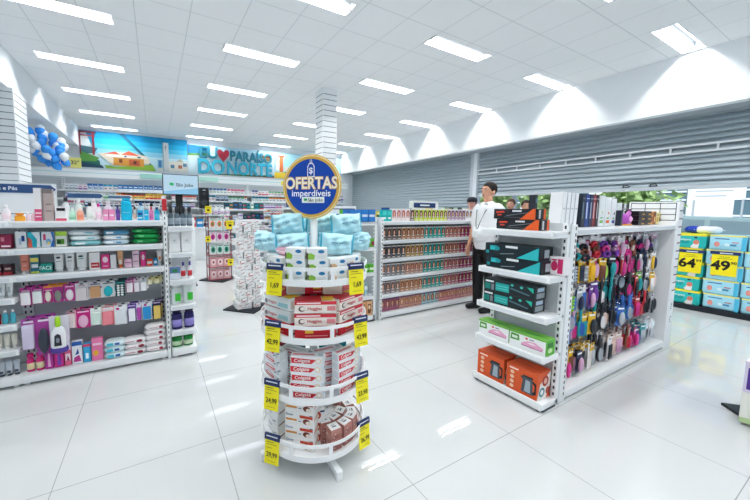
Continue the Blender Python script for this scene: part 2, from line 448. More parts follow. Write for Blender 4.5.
d += [('p',[(0,0),(.16,0),(.12,.45),(.05,.98),(0,.98)],'dfe9ea'), ('p',[(0,.35),(.12,.42),(.15,.55),(0,.60)],'48707c'),
      ('p',[(0,.05),(.17,0),(.16,.22),(0,.38)],'2f6a5c'), ('p',[(0,.18),(.13,.2),(.16,.3),(0,.45)],'5d9c4b'), ('p',[(0,0),(.2,0),(.18,.1),(0,.16)],'28485f'),
      ('p',[(.34,.98),(.38,1),(.58,.42),(.68,0),(.66,0),(.55,.42)],'1c6079'),
      ('p',[(.22,0),(.68,0),(.64,.2),(.3,.08),(.20,.12)],'8db93f'), ('p',[(.15,.42),(.30,.48),(.45,.50),(.60,.42),(.62,.22),(.27,.12)],'f0e0c8'),
      ('r',.28,.12,.56,.34,'dd9a45'), ('r',.42,.14,.52,.30,'c4603e'), ('p',[(.20,.42),(.30,.50),(.34,.42)],'d9583f'), ('p',[(.34,.40),(.42,.54),(.52,.42)],'e0694a'),
      ('r',.22,.34,.60,.42,'f6efe6'), ('r',.33,.2,.36,.3,'703a28'), ('r',.46,.18,.49,.28,'5c2f2a'), ('r',.38,.36,.40,.40,'4d6d86'), ('r',.50,.36,.53,.40,'4d6d86'),
      ('r',.69,.12,.80,.36,'8fc0d6'), ('r',.70,.14,.73,.34,'3f78a6'), ('r',.75,.14,.78,.34,'3f78a6'), ('r',.69,.0,1,.12,'dfe3df'), ('r',.80,.06,1,.34,'e6e2d6'),
      ('r',.82,.14,.86,.24,'5c86a0'), ('r',.90,.14,.94,.24,'b06a50'), ('r',.95,.2,.99,.3,'5c86a0'), ('p',[(.88,.34),(.92,.42),(.96,.34)],'c9bfa8'),
      ('r',.745,0,.805,.86,'cfd4d2'), ('r',.745,0,.755,.86,'9aa6ad'), ('r',.772,.62,.778,.80,'6b7780'), ('r',.765,.72,.786,.74,'6b7780'),
      ('r',-.0,.93,.14,.975,'6a2b33'), ('r',0,.84,.13,.875,'8b3a3e'), ('r',.105,.36,.125,.94,'8b3340'), ('r',.0,.36,.012,.94,'8b3340')]
mural('wall_mural', 'wide mural of a town with cyan sky, tower and red gate', -1.83, 1.0, 2.60, 3.68, d, '22a5d2')
d = [('r',0,0,1,1,'d7ecf4'), ('r',0,.70,.20,.98,'2b7fb5'), ('p',[(0,.62),(.2,.66),(.2,.74),(0,.70)],'6aa05a'), ('r',.2,.72,1,1,'a9d3e6'),
     ('r',.84,.60,.97,.88,'b98a5c'), ('r',.85,.66,.96,.70,'7c5236'), ('r',.85,.76,.96,.80,'7c5236'), ('p',[(.3,0),(1,0),(1,.12),(.6,.09),(.3,.05)],'4d8a57'), ('p',[(.6,.02),(1,.02),(1,.07)],'b0503f')]
mu2 = mural('wall_mural', 'pale blue mural behind the large teal letters', 1.02, 3.97, 2.60, 3.58, d, 'd7ecf4')
d = [('r',0,0,1,1,'bfe0ec'), ('r',0,.45,1,1,'a8d8ea'), ('r',.02,.35,.10,.62,'f2f4f2'), ('p',[(.0,.62),(.06,.74),(.12,.62)],'d8d3c8'), ('r',.068,.3,.118,.88,'dd7d46'), ('r',.05,.84,.135,.9,'c9643a'),
     ('r',0,0,1,.28,'f1d23f'), ('p',[(.1,.28),(.25,.40),(.45,.28)],'7fa864'), ('p',[(.4,.28),(.6,.46),(.8,.28)],'5f98a8'), ('r',.13,.34,.2,.5,'e9e4da')]
mural('wall_mural', 'mural with orange pillar and yellow ground behind the offer sign', 3.99, 6.88, 2.56, 3.58, d, 'bfe0ec')
# big letters (each line raised from the mural)
def raised(t, size, x, z, col, depth, bold, sx):
    b = MB(); vs, fs = text_geo(t, bold); y = YB-.034
    n = len(vs); P = [(x+a*size*sx, y, z+c*size) for a, c in vs]; Q = [(p[0], y-depth, p[2]) for p in P]
    ed = {}
    for f in fs:
        for i in range(len(f)):
            e = (f[i], f[(i+1) % len(f)]); ed[e] = 1
    side = [(a, c, c+n, a+n) for (a, c) in ed if (c, a) not in ed]
    b.add(P+Q, [tuple(n+i for i in f) for f in fs], M(col,.35)); b.add(P+Q, side, M('2c6f86',.4)); return b
t = thing('wall_lettering', 'large teal raised letters with a red heart on the pale blue mural', 'lettering', (0,0,0))
part('upper_line', raised('EU', .52, 1.66, 3.33, '226f84', .05, .03, 1.0), t)
part('upper_line', raised('PARAÍSO', .47, 3.12, 3.29, '257a90', .05, .03, .82), t)
part('lower_line', raised('DO', .66, 1.74, 2.86, '3fb3cd', .05, .035, .86), t)
part('lower_line', raised('NORTE', .62, 3.06, 2.86, '37b0cf', .05, .03, .80), t)
hp = [(.0,-.24),(.10,-.13),(.2,-.01),(.225,.08),(.20,.16),(.14,.2),(.07,.18),(0,.1),(-.07,.18),(-.14,.2),(-.20,.16),(-.225,.08),(-.2,-.01),(-.10,-.13)]
o = part('heart', MB().prism([(a*.88,c*.95) for a,c in hp], (2.13,YB-.10,3.29), (1,0,0), (0,0,1), .04, M('8e2234',.35)), t); o['label'] = 'dark red heart'

# fascia over the pharmacy shelving
b = MB(); b.box(XL+.01,10.95,2.30,6.85,11.05,2.51,M('f3f7f8',.4)); b.box(XL+.01,10.94,2.405,6.85,10.951,2.425,M('bfe3ea',.4))
fa = tag(link('fascia_board', b.mesh()), 'long white fascia board above the wall of medicine shelves', 'fascia')
for x0, x1, c in ((-.35,.62,'a8ddd0'), (1.25,1.85,'b9e6da'), (4.02,4.9,'f0dc5a')):
    part('green_plate' if c[0] != 'f' else 'yellow_plate', MB().box(x0,10.915,2.33,x1,10.949,2.47,M(c,.4),.01), fa)
o = tag(link('price_sign', MB().box(-1.98,10.93,2.53,-1.72,10.96,2.80,'f3ee8a').dec([('t','32°',.5,.5,.5,'2b3138')], (-1.98,10.93,2.53), (.26,0,0), (0,0,.27)).mesh()), 'small pale yellow sign reading 32 on the fascia edge', 'sign')
struct('wall_service', MB().box(XL+.02,11.30,0,6.85,11.34,2.6,M('cfd8de',.6)))

# medicine shelving along the back
bays = [(-4.4,-2.2),(-2.2,.4),(.4,1.3),(1.3,2.9),(2.9,4.5),(4.5,6.8)]
nm = ['beyond the clad column', 'above the cosmetics gondola', 'behind the hanging screen', 'next to the counter end', 'under the large letters', 'under the mural pillar']
zs = [.30,.55,.80,1.03,1.26,1.49,1.72,1.95]
pal = ['f2f4f6','e7edf3','f4e9ea','dbe6ef','f5f5f0','c6d8ea','efe3e6','e2ece6']
acc = ['2f6db0','c6434f','3c5f9a','57a86b','8a5aa8','e08a3c','2d8fb0','41506b','d05a86','2f3c58','9aa5b0','c9503f']
nmed = 0
for bi, (x0, x1) in enumerate(bays):
    unit('medicine_shelving', f"tall white medicine shelving {nm[bi]}", x1-x0, .30, zs, 2.28, (x0,10.99,0), 0, group='medicine shelving along the back wall')
    if bi in (0,): continue
    for k, z in enumerate(zs):
        if bi == 1 and z < 1.4: continue
        if bi == 2 and z < 1.4: continue
        if bi == 5 and (z < 1.4): continue
        if bi >= 3 and z < .7: continue
        x = x0+.08; n = 0
        xe = x1-.06
        if bi == 5: x = 5.9
        c1 = random.choice(acc); run = 0
        while x < xe:
            if run <= 0: c1 = random.choice(acc); c0 = random.choice(pal); w = random.choice((.085,.1,.11,.12)); h = random.choice((.14,.16,.17,.18)); run = random.randint(2,6); kk = random.random()
            run -= 1
            if bi == 1 and k == 7 and -1.0 < x < .0: c0, c1 = '2f6fa8', 'dfeaf4'
            if bi == 1 and k == 6 and -.9 < x < .0: c0, c1 = 'f0d060', 'c9503f'
            w_ = w
            t = T_box(w_, .12, h, c0, [('r',0,0,1,.34,c1),('r',.15,.55,.85,.7,c1)] if kk < .5 else [('r',0,.66,1,1,c1),('r',.2,.25,.8,.4,'56606c'),('r',.1,.5,.5,.56,c1)], (), (), 'medicine_box', 'medicine box')
            if x + w_ > xe: break
            n += 1; nmed += 1
            place(t, (x+w_/2, 11.09, z), 0, f"medicine box, {od(n)} along the {od(len(zs)-k)} shelf down {nm[bi]}", 'medicine boxes on the back shelving')
            x += w_ + random.choice((.008,.012,.02))
print('medicine boxes', nmed)

# ================================================================== COSMETICS GONDOLA (near, beside column)
YG = 3.335
unit('cosmetics_gondola', 'long white cosmetics gondola with three shelves above pegged packs', 1.06, .31, [.905,1.12,1.335], 1.34, (-1.0,YG,0), posts=(0,1.024))
unit('cosmetics_gondola', 'white gondola bay of closely spaced shelves at the picture edge', 1.0, .31, [.31,.515,.73,.905,1.12,1.335], 1.34, (-2.0,YG,0))
t = thing('corner_post', 'tall white slotted post where cosmetics gondola meets narrow shelf unit', 'post', (.062,YG,0))
b = MB(); b.box(0,0,0,.03,.33,1.57,W(),.003); slots(b,.015,0,.1,1.5,.008); part('upright', b, t)
part('red_label', MB().box(-.004,-.006,1.43,.036,-.001,1.54,M('c62f35',.4)), t)
def lay(items, y, z, where, ref, group, hang=False, start=1):
    """items: (x0, x1, template-maker(w)->template, description)"""
    n = start
    for x0, x1, mk, desc in items:
        tt = mk(x1-x0-.004)
        zz = z - tt['h'] if hang else z
        place(tt, ((x0+x1)/2, y, zz), 0, f"{desc}, {od(n)} from {ref} on {where}", group, scale=(1.1,1,1.04) if hang else None)
        if hang: place(tt, ((x0+x1)/2+.018, y+.06, zz+.006), 0, f"{desc}, rear, {od(n)} from {ref} on {where}", group, scale=(1.1,1,1.04))
        n += 1
def bx(h, c, fr=(), d=.05, **k): return lambda w: T_box(w, d, h, c, list(fr), **k)
def bo(h, c, cap='ffffff', lab=None, **k): return lambda w: T_bottle(w/2, h, c, cap, lab, **k)
def tu(h, c, cap='ffffff', dec=()): return lambda w: T_tube(w, h, c, cap, list(dec))
def cd(h, c, inn, dec=(), **k): return lambda w: T_card(w, h, c, inn, list(dec), **k)
stripe = lambda c, a=.35, e=.6: ('r',.12,a,.88,e,c)
G = 'products on the cosmetics gondola'
REF = 'the shelf joint'
WH = 'the cosmetics gondola top'
lay([(-1.0,-.93,bo(.065,'f0a52c','e8902a',capr=.8,caph=.3),'squat orange pot'),
 (-.93,-.90,bo(.07,'f3d8e0','f7f0f0'),'tiny pale pink bottle'),(-.90,-.87,bo(.07,'f1c9d6','f7f0f0'),'tiny rose bottle'),
 (-.868,-.818,bx(.27,'f1eff0',[('r',0,0,1,.36,'d9537b'),('r',.1,.12,.9,.15,'f7e9ee'),('r',.1,.22,.9,.26,'f7e9ee')]),'tall white carton with pink foot'),
 (-.815,-.745,bx(.265,'b9a8a4',[('r',.0,.86,1,1,'7d7470'),('r',.06,0,.1,.86,'6f6460'),('r',.3,.5,.85,.54,'8f7f7a'),('r',.3,.3,.85,.33,'8f7f7a')]),'tall taupe carton'),
 (-.735,-.66,bx(.12,'f5f3f4',[('r',0,0,1,.18,'d94f6d'),('r',.1,.7,.9,.9,'2f3236')]),'white carton with red foot'),
 (-.65,-.60,bo(.11,'bfe6cf','e9f5ee','a4d8ba'),'pale green bottle'),(-.60,-.545,bo(.11,'f3ad93','f8e4dc','ee9474'),'peach bottle'),
 (-.53,-.475,bo(.155,'f4f4f2','26282c','dfe6df'),'white bottle with black cap'),(-.465,-.415,bo(.15,'f8eef2','e53fa0','f3d3e2'),'white bottle with magenta cap'),
 (-.41,-.365,bx(.1,'f19cc4',[('r',.15,.4,.85,.55,'fde6f1')]),'pink carton'),(-.365,-.32,bx(.1,'ee8fbc',[('r',.15,.4,.85,.55,'fde6f1')]),'rose pink carton'),
 (-.315,-.28,bo(.135,'5c3f9c','2d3d78','7b4fb0'),'violet bottle with navy cap'),
 (-.275,-.185,bo(.20,'16b8de','11add6',sy=.5,neck=.72,capr=.72,caph=.12,dec=[('r',.1,.5,.9,.56,'8fe2f2')]),'big cyan rounded bottle'),
 (-.18,-.15,bo(.125,'f5f2ef','3a2320','f3c3ad'),'slim white bottle with brown cap'),
 (-.145,-.095,bx(.095,'2fb0dc',[('r',.1,.5,.8,.75,'234a8f'),('r',.1,.2,.8,.3,'e8f4fa')]),'blue carton'),
 (-.092,-.052,bx(.095,'28b7e0',[('r',.1,.5,.9,.6,'c8eef7')]),'cyan carton'),
 (-.05,-.012,bo(.125,'f08cc4','d43c4f','e774b4'),'pink bottle with red cap'),(-.008,.04,bo(.125,'2cb4de','25508f','4cc4e6'),'cyan bottle with navy cap')],
 3.46, 1.339, WH, REF, G)
# second file behind, pale
lay([(-.72,-.66,bo(.2,'e8ecee','3a3d42'),'pale bottle of the rear file'),(-.63,-.57,bo(.19,'dfe9e4','f4f7f5'),'mint bottle of the rear file'),(-.52,-.46,bo(.2,'f2eef0','f3f3f3'),'white bottle of the rear file'),
 (-.41,-.35,bo(.18,'e9dfe8','f6f6f6'),'lilac bottle of the rear file'),(-.15,-.09,bo(.17,'cfe9f0','3c6da8'),'icy bottle of the rear file'),(-.06,.0,bo(.16,'f0dfe8','2d333a'),'blush bottle of the rear file')], 3.58, 1.339, WH, REF, G)
WH = "the gondola's second shelf"
lay([(-.995,-.925,bx(.13,'f2f5f8',[('r',.55,.4,.85,.75,'22509a'),('r',.3,.2,.5,.6,'b9d5ec')]),'white carton with blue mark'),
 (-.92,-.84,bx(.125,'2bbcd2',[('p',[(0,0),(.35,0),(.3,.5),(0,.7)],'e2664f'),('p',[(.3,1),(.75,.5),(.7,0),(1,0),(1,1)],'e9f6f8'),('p',[(.45,.0),(.7,.0),(.7,.45)],'2bbcd2')]),'turquoise and white carton'),
 (-.835,-.75,bx(.125,'eef2f6',[('p',[(.65,0),(1,0),(1,1),(.75,1),(.9,.5)],'2f73c4'),('r',.15,.45,.35,.85,'df4f80'),('e',.55,.35,.22,.2,'7fb8e4'),('e',.55,.25,.12,.1,'f2d86a')]),'white carton with blue crescent'),
 (-.745,-.665,bx(.125,'f3f6ec',[('r',0,.72,1,1,'b6dc4a'),('r',.1,.15,.75,.5,'5f9c2f'),('e',.3,.3,.2,.15,'2c5c33')]),'white and lime carton')], 3.45, 1.124, WH, REF, G)
def stack(name, cat, x, y, z, w, d, h, cols, desc, where, group, rz=0, tilt=0, dec=(), p=.62):
    for i, c in enumerate(cols):
        t = T_bag(w, d, h, c, dec, name, cat, p)
        t['mesh'].name; pos = {0:'lowest', len(cols)-1:'topmost'}.get(i, od(i+1)+' up')
        place(t, (x+random.uniform(-.006,.006), y, z+i*h*.93), rz+random.uniform(-.05,.05), f"{desc}, {pos} of its stack {where}", group, ry=random.uniform(-tilt,tilt))
stack('pad_pack','pad pack',-.545,3.46,1.122,.22,.15,.048,['8fd0d6','e6eff1','dfe9ec'],'pale teal soft pack',"on the gondola's second shelf",'soft packs on the second shelf',0,.04,[('r',.1,.2,.5,.8,'f4f8f9'),('r',.6,.3,.9,.7,'7cc0cc')])
stack('pad_pack','pad pack',-.315,3.46,1.122,.20,.15,.047,['cfe2ee','f0f4f6','5f9fc0'],'blue and white soft pack',"on the gondola's second shelf",'soft packs on the second shelf',0,.04,[('r',.05,.2,.4,.8,'f7f9fa'),('r',.55,.3,.8,.7,'4a9ac8')])
stack('pad_pack','pad pack',-.085,3.46,1.122,.215,.15,.050,['17934a','1ea353','149046'],'bright green soft pack',"on the gondola's second shelf",'soft packs on the second shelf',0,.07,[('r',.1,.3,.35,.7,'6fd08f')])
WH = "the gondola's third shelf"
lay([(-.985,-.92,tu(.165,'ee8f7c','f3f1ef',[('r',.1,.55,.9,.62,'a34d40'),('r',.2,.3,.8,.34,'fbe3dd')]),'coral tube'),
 (-.915,-.86,bx(.15,'2a6b86',[('r',.0,.62,1,.85,'e8d86a'),('r',.1,.3,.9,.5,'e9f1f1'),('r',0,0,1,.1,'c6d64d')]),'dark teal carton'),
 (-.855,-.775,bx(.075,'159a8d',[('t','FACE',.45,.5,.6,'e8f7f5',.8)]),'low teal carton'),
 (-.77,-.70,tu(.155,'f5f6f6','e9ecee',[('e',.45,.82,.35,.08,'37454e'),('r',.1,.5,.8,.54,'8a959c')]),'white tube with dark oval'),
 (-.695,-.625,tu(.155,'f3f5f6','e9ecee',[('e',.5,.82,.38,.07,'37454e'),('r',.1,.5,.8,.54,'8a959c')]),'white tube with grey oval'),
 (-.62,-.535,tu(.17,'eef2f2','e9ecee',[('e',.4,.75,.34,.07,'3c5a55'),('r',.1,.55,.8,.6,'5f9c92')]),'wider white tube'),
 (-.525,-.445,bx(.175,'f2f1f1',[('r',.15,.08,.95,.34,'c2343f'),('r',0,.86,1,.9,'383b40'),('r',.2,.18,.8,.24,'f6dcdc')]),'white and red carton'),
 (-.44,-.375,bx(.125,'e7418c',[('e',.5,.65,.32,.22,'f8dce8'),('r',.2,.15,.8,.22,'f8c6dc')]),'hot pink carton'),
 (-.37,-.325,bx(.12,'f4f4f6',()),'plain white carton'),
 (-.32,-.27,tu(.155,'efb98a','e7682f',[('r',.1,.0,.9,.35,'f6efe8'),('r',.2,.6,.8,.64,'a8643c')]),'apricot tube'),
 (-.265,-.205,bx(.075,'f2c8dc',[('r',.1,.5,.9,.62,'b76a92')]),'low blush carton'),
 (-.20,-.145,bx(.15,'f0d4e0',[('r',.1,.72,.9,.8,'8e6a8a'),('r',.1,.3,.9,.36,'c78aa8')]),'blush carton'),
 (-.135,-.09,bx(.135,'e23a8c',[('e',.5,.62,.3,.2,'f9e0ec')]),'magenta carton'),
 (-.085,-.035,bx(.06,'e4482f',[('r',.1,.3,.9,.7,'f6f0ee')]),'low red carton'),
 (-.03,.005,bx(.062,'2490c8',[('r',.1,.3,.9,.7,'e4f2fa')]),'low blue carton'),
 (.0,.048,tu(.15,'f6f6f6','eceff0',[('e',.5,.35,.35,.16,'f08a3c')]),'white tube with orange dot')], 3.45, .909, WH, REF, G)
# pegs and packs
WH = 'the upper peg row'
MG = 'c23a93'
GP = 'blister packs on the pegs'
R1 = [(-.99,-.92,cd(.145,MG,'f3eef1',[('r',.15,.78,.85,.84,'f4d7ea')]),'magenta pack with cream pads'),
 (-.915,-.845,cd(.14,MG,'eef2f2',[('r',.15,.78,.85,.84,'f4d7ea')]),'magenta pack with white pads'),
 (-.84,-.785,cd(.135,'d0338c','e6ddd0',[('r',0,.88,1,1,'f0983c'),('r',.1,.7,.9,.76,'fbe0ee')],shape='oval'),'magenta pack with orange top'),
 (-.78,-.715,cd(.14,'b83a94','8a8f86',[('r',0,.9,1,1,'f0983c')],shape='oval'),'purple pack with grey tool'),
 (-.705,-.635,cd(.14,'c9479a','f0e6ec',[('r',.1,.82,.9,.9,'f4b3d6')],shape='oval'),'magenta pack with pink tool'),
 (-.63,-.545,cd(.15,'f2f3f4','dcd3d6',[('r',.2,.84,.8,.88,'c77a9c'),('e',.5,.7,.2,.07,'dddfe4')]),'white pack with rosy sachets'),
 (-.535,-.445,cd(.14,'f0f0f4','c9986c',[('r',0,.62,1,.72,'8c4f9c'),('r',.1,.84,.9,.9,'7a6f86')]),'white pack with tan pad'),
 (-.44,-.35,cd(.14,'f0f4f5','27b3be',[('r',.1,.84,.9,.9,'3d4b52')],shape='oval'),'white pack with turquoise bubble'),
 (-.34,-.27,cd(.145,'124a4f','eef2f2',[('r',.1,.8,.9,.86,'43b3a8')],shape='rolls'),'green pack with white rolls'),
 (-.26,-.20,cd(.12,'b83a8c','f3eaf0',[('r',.1,.84,.9,.9,'f6d3e6')]),'wine pack with pale pads'),
 (-.195,-.15,cd(.12,'e9d6e2','f3eef2',()),'lilac white pack'),(-.145,-.095,cd(.115,'eef1f4','f5f6f8',[('e',.5,.5,.1,.05,'3a4a60')]),'plain white pack'),
 (-.085,-.045,cd(.06,'e9dfa0','f3efd0'),'short yellow pack'),(-.035,.02,cd(.055,'e6d98c','f1ebc0'),'short straw pack')]
lay(R1, 3.42, .79, WH, REF, GP, True)
WH = 'the lower peg row'
R2 = [(-.985,-.90,cd(.25,'a9479f','d9cfe6',[('r',.15,.86,.85,.92,'f2e3f4')],head=.18,d=.04),'large lilac tool pack'),
 (-.895,-.80,cd(.31,'b04aa0','3d4450',[('r',.15,.88,.85,.93,'f2e3f4')],head=.22,d=.05,shape='oval'),'purple pack with black tool'),
 (-.70,-.64,cd(.15,'e8bcc8','f0e2e2',[('r',.1,.84,.9,.9,'b5607c')],head=.15),'rosy pack'),(-.635,-.54,cd(.16,'cf2f86','f0b8d6',[('r',.1,.84,.9,.9,'f9d6e8')],shape='oval'),'bright magenta pack'),
 (-.535,-.455,cd(.15,'eef3f0','dff0e6',[('r',.2,.3,.4,.6,'53a86c')]),'white pack with green leaf'),
 (-.45,-.365,cd(.165,'ef7f8a','f08c96',[('r',.05,.75,.95,.95,'f4f2f2')]),'coral pack'),
 (-.36,-.265,cd(.175,'f2f3f5','e8ecf0',[('e',.3,.82,.14,.06,'c83a8c'),('r',.2,.15,.8,.3,'8fc6bc')]),'white pack with pink seal'),
 (-.255,-.19,cd(.165,'6a48a6','f2f2f6',[('r',.1,.86,.9,.92,'d8c9ee')]),'violet pack with white pads'),
 (-.185,-.145,cd(.16,'e7e3f2','b04aa6'),'slim lilac pack'),
 (-.14,-.06,cd(.165,'f1f4f8','2f93d2',[('e',.35,.85,.16,.06,'d63a86')]),'white pack with blue tool'),
 (-.05,.02,cd(.175,'32284a','e6c66a',[('r',.1,.88,.9,.94,'c9b7e2')]),'dark pack with gold tool')]
lay(R2[:2], 3.38, .535, WH, REF, GP, True)
lay(R2[2:], 3.42, .555, WH, REF, GP, True, 4)
# handheld callus remover with green grip
t = thing('foot_care_device', 'white handheld foot care device with lime green grip hanging on pegs', 'device', (-.745,3.33,.235))
b = MB(); b.ell((0,0,.12), (.055,.03,.115), M('f0f1f4',.3), 16, 12, .8); b.dec([('p',[(.25,.2),(.75,.2),(.7,.75),(.5,.85),(.3,.75)],'2c3036'),('e',.5,.5,.12,.14,'8a93a0')], (-.05,-.032,.04), (.1,0,0), (0,0,.16)); part('shell', b, t)
part('grip', MB().ell((0,0,.265), (.019,.018,.05), M('a4d62a',.35), 12, 10, .7), t)
part('foot', MB().ell((0,.005,.03), (.062,.035,.035), M('55409a',.35), 14, 8, .8), t)
part('backing_card', MB().box(-.065,.035,.0,.065,.039,.31,M('e8e2f0',.5)), t)
WH = 'the gondola base'
GB = 'products on the cosmetics gondola base'
lay([(-.985,-.93,bo(.15,'e7388a','d62c7c','f0dcae',capr=.85,caph=.2,sy=.8),'hot pink bottle with cream label'),(-.925,-.865,bo(.15,'e33585','d62c7c','efe0b6',capr=.85,caph=.2,sy=.8),'second hot pink bottle with cream label'),
 (-.86,-.805,bx(.17,'c23aa0',[('p',[(.3,.1),(.7,.1),(.6,.8),(.4,.8)],'f3b6dc')]),'purple pink carton'),(-.80,-.735,bx(.18,'dc2f8f',[('p',[(.3,.1),(.75,.1),(.6,.75),(.4,.75)],'8a4fc0')]),'magenta carton with violet wedge'),
 (-.73,-.685,bx(.15,'ee6a94',[('r',.1,.3,.9,.7,'fbe4ec'),('p',[(.3,.3),(.8,.3),(.5,.6)],'9a2f5a')]),'pink and white carton'),
 (-.68,-.605,bx(.2,'f1f3f8',[('r',0,.82,1,1,'2f63b8'),('p',[(.1,.1),(.9,.1),(.7,.4),(.2,.3)],'c03a8c'),('p',[(.3,.4),(.6,.7),(.7,.45)],'35589c')]),'white carton with blue top'),
 (-.60,-.545,bx(.165,'35a7d6',[('r',0,.85,1,1,'d94b74'),('r',.3,.2,.7,.5,'f0f6fa')]),'sky blue carton'),
 (-.54,-.455,bx(.2,'ee7fae',[('e',.35,.35,.25,.13,'f4b43a'),('r',.1,.7,.9,.8,'fad0e2')]),'pink carton with yellow patch')], 3.42, .087, WH, REF, GB)
stack('wipe_pack','wipe pack',-.365,3.42,.086,.16,.12,.058,['dcf0f2','d6eef2','e2f2f4'],'cyan and white wipe pack','on the gondola base','wipe packs on the gondola base',0,.03,[('r',0,.1,.4,.9,'4fc0d6'),('r',.5,.2,.8,.8,'3560a8')])
stack('wipe_pack','wipe pack',-.205,3.42,.086,.185,.12,.056,['f3f0f0','f1eeee','f4f2f2'],'white wipe pack with dark red end','on the gondola base','wipe packs on the gondola base',0,.03,[('r',.0,.4,.5,.6,'c98a96'),('e',.8,.5,.18,.42,'8f2f42')])
stack('wipe_pack','wipe pack',-.035,3.42,.086,.175,.12,.056,['f5f3f3','f2f0f0','f6f4f4','f3f1f1','f4f2f1'],'long white wipe pack','beside the corner post','wipe packs on the gondola base',0,.02,[('r',.1,.4,.6,.55,'d08a9c'),('e',.82,.5,.13,.4,'9c3446')])
GL = 'products in the edge bay'
def few(n, x0, step, y, z, mk, desc, where):
    for i in range(n): place(mk, (x0+i*step, y, z), 0, f"{desc}, {od(i+1)} from the bay joint on {where}", GL)
few(3,-1.045,-.047,3.41,.733,T_tube(.042,.125,'eef2f4','d7dde0',[('r',.1,.2,.6,.7,'b9c6cc')]),'small white tube','its upper lip shelf')
few(2,-1.04,-.045,3.41,.518,T_bottle(.019,.11,'4fb3c4','f0f0f0'),'small teal bottle','its middle lip shelf')
few(2,-1.13,-.045,3.41,.518,T_bottle(.019,.12,'9c1f2c','1d1d20'),'small red bottle','its middle lip shelf')
few(4,-1.04,-.046,3.41,.313,T_tube(.042,.12,'e6e2d2','f2f2ee'),'cream tube','its lower lip shelf')
few(4,-1.04,-.046,3.41,.087,T_tube(.042,.12,'c9d2dc','3c4048',[('r',.1,.0,.9,.25,'4a4a5c')]),'silver tube','its base')
few(4,-1.05,-.06,3.45,.909,T_box(.052,.06,.085,'3a1c22',[('r',0,0,1,.3,'a02a35'),('r',.15,.5,.85,.7,'c9a9a0')]),'dark red carton','its third shelf')
few(3,-1.05,-.075,3.45,1.124,T_box(.068,.06,.11,'8f2748',[('r',.1,.5,.4,.8,'e08aa0'),('r',.1,.1,.9,.22,'f0e0e4')]),'maroon carton','its second shelf')
few(3,-1.05,-.07,3.47,1.339,T_bottle(.028,.13,'f1eef0','f4f4f4','f3dfe6'),'pale bottle','its top shelf')

# category signs standing behind
def cat_sign(x, y, z, w, h, txt, label, navy='2f4f80', sz=.6):
    t = thing('category_sign', label, 'sign', (x,y,z))
    part('panel', MB().box(0,0,-.16 if txt else -.03,w,.012,h+.012,M('eef2f5',.4)), t)
    b = MB(); n = [(0,0),(w-h*.5,0),(w-h*.15,h*.35),(w,h*.5),(w-h*.15,h*.65),(w-h*.5,h),(0,h)]
    b.prism(n, (0,-.001,0), (1,0,0), (0,0,1), .004, M(navy,.4))
    if txt: b.text(txt, h*sz, (w*.5,-.0055,h*.5), (1,0,0), (0,0,1), M('f3f6fa',.4), .02, .0006)
    part('band', b, t)
    b = MB()
    for q in (.06, w-.06): b.box(q-.008,.012,-.27,q+.008,.022,h,M('c9d0d5',.4))
    part('bracket', b, t)
cat_sign(-1.46, 3.63, 1.572, .70, .072, 'Mãos e Pés', 'navy Mãos e Pés sign above the cosmetics gondola')
t = thing('aisle_gondola', 'low white gondola in the aisle behind the cosmetics', 'gondola', (-1.9,5.0,0))
part('body', MB().box(0,0,0,2.4,.6,1.32,W(),.004), t)
cat_sign(-.94, 5.0, 1.575, .36, .055, '', 'navy arrow-shaped sign over the second aisle', '3d5f8c')
cat_sign(-.62, 5.9, 1.60, .30, .04, '', 'grey-blue arrow-shaped sign over the third aisle', '51708f')

# narrow shelf column
unit('narrow_shelf_unit', 'narrow white shelf unit of jars and bottles at the aisle corner', .225, .33, [.263,.517,.765,1.03,1.28], 1.285, (.10,YG-.02,0), posts=(0,.19), panel='d5dade')
b = MB(); b.box(0,0,0,.008,.33,1.28,W())
GN = 'products in the narrow shelf unit'
def pair(tt, y, z, xs, desc, where):
    for i, x in enumerate(xs): place(tt, (x, y, z), 0, f"{desc}, {od(i+1)} from the post, {where}", GN)
pair(T_bottle(.026,.185,'5a6b76','26292e','8c9aa4',caph=.3,capr=.7,name='spray_can',cat='can'),3.40,1.283,(.13,.185,.24,.295),'dark grey spray can','on top of the narrow unit')
pair(T_box(.095,.08,.2,'eef0f0',[('r',.2,.4,.8,.6,'dfe3e4'),('e',.5,.55,.1,.05,'aeb6ba')]),3.41,1.033,(.155,.262),'plain white tall carton',"on the narrow unit's second shelf")
place(T_box(.09,.07,.12,'dfe6f0',[('r',0,.5,1,1,'5f7fb0'),('e',.5,.7,.3,.15,'3d8a5c')]),(.15,3.4,.768),0,'blue and white carton beside two slim bottles in the narrow unit',GN)
pair(T_bottle(.021,.16,'eef0f4','5a4f9c','c8323e',caph=.22),3.40,.768,(.225,.285),'slim bottle with a red label',"on the narrow unit's third shelf")
pair(T_bottle(.047,.2,'dfe8e6','f4f6f6',None,sy=.7,capr=.9,caph=.14,neck=.8,name='jar',cat='jar',dec=[('r',.35,.1,1.0,.9,'3fbf3a')]),3.40,.52,(.155,.265),'white jar with green label',"on the narrow unit's fourth shelf")
pair(T_bottle(.047,.2,'2f2a66','201c40','8f86cc',sy=.7,capr=.8,caph=.2,neck=.7,name='jar',cat='jar'),3.40,.266,(.155,.265),'dark purple jar with lilac label',"on the narrow unit's fifth shelf")
pair(T_bottle(.045,.12,'1f8a3c','1a7a35','cfe6c0',sy=.7,capr=.85,caph=.2,neck=.7,name='jar',cat='jar'),3.40,.087,(.15,.25),'short green jar',"on the narrow unit's base")

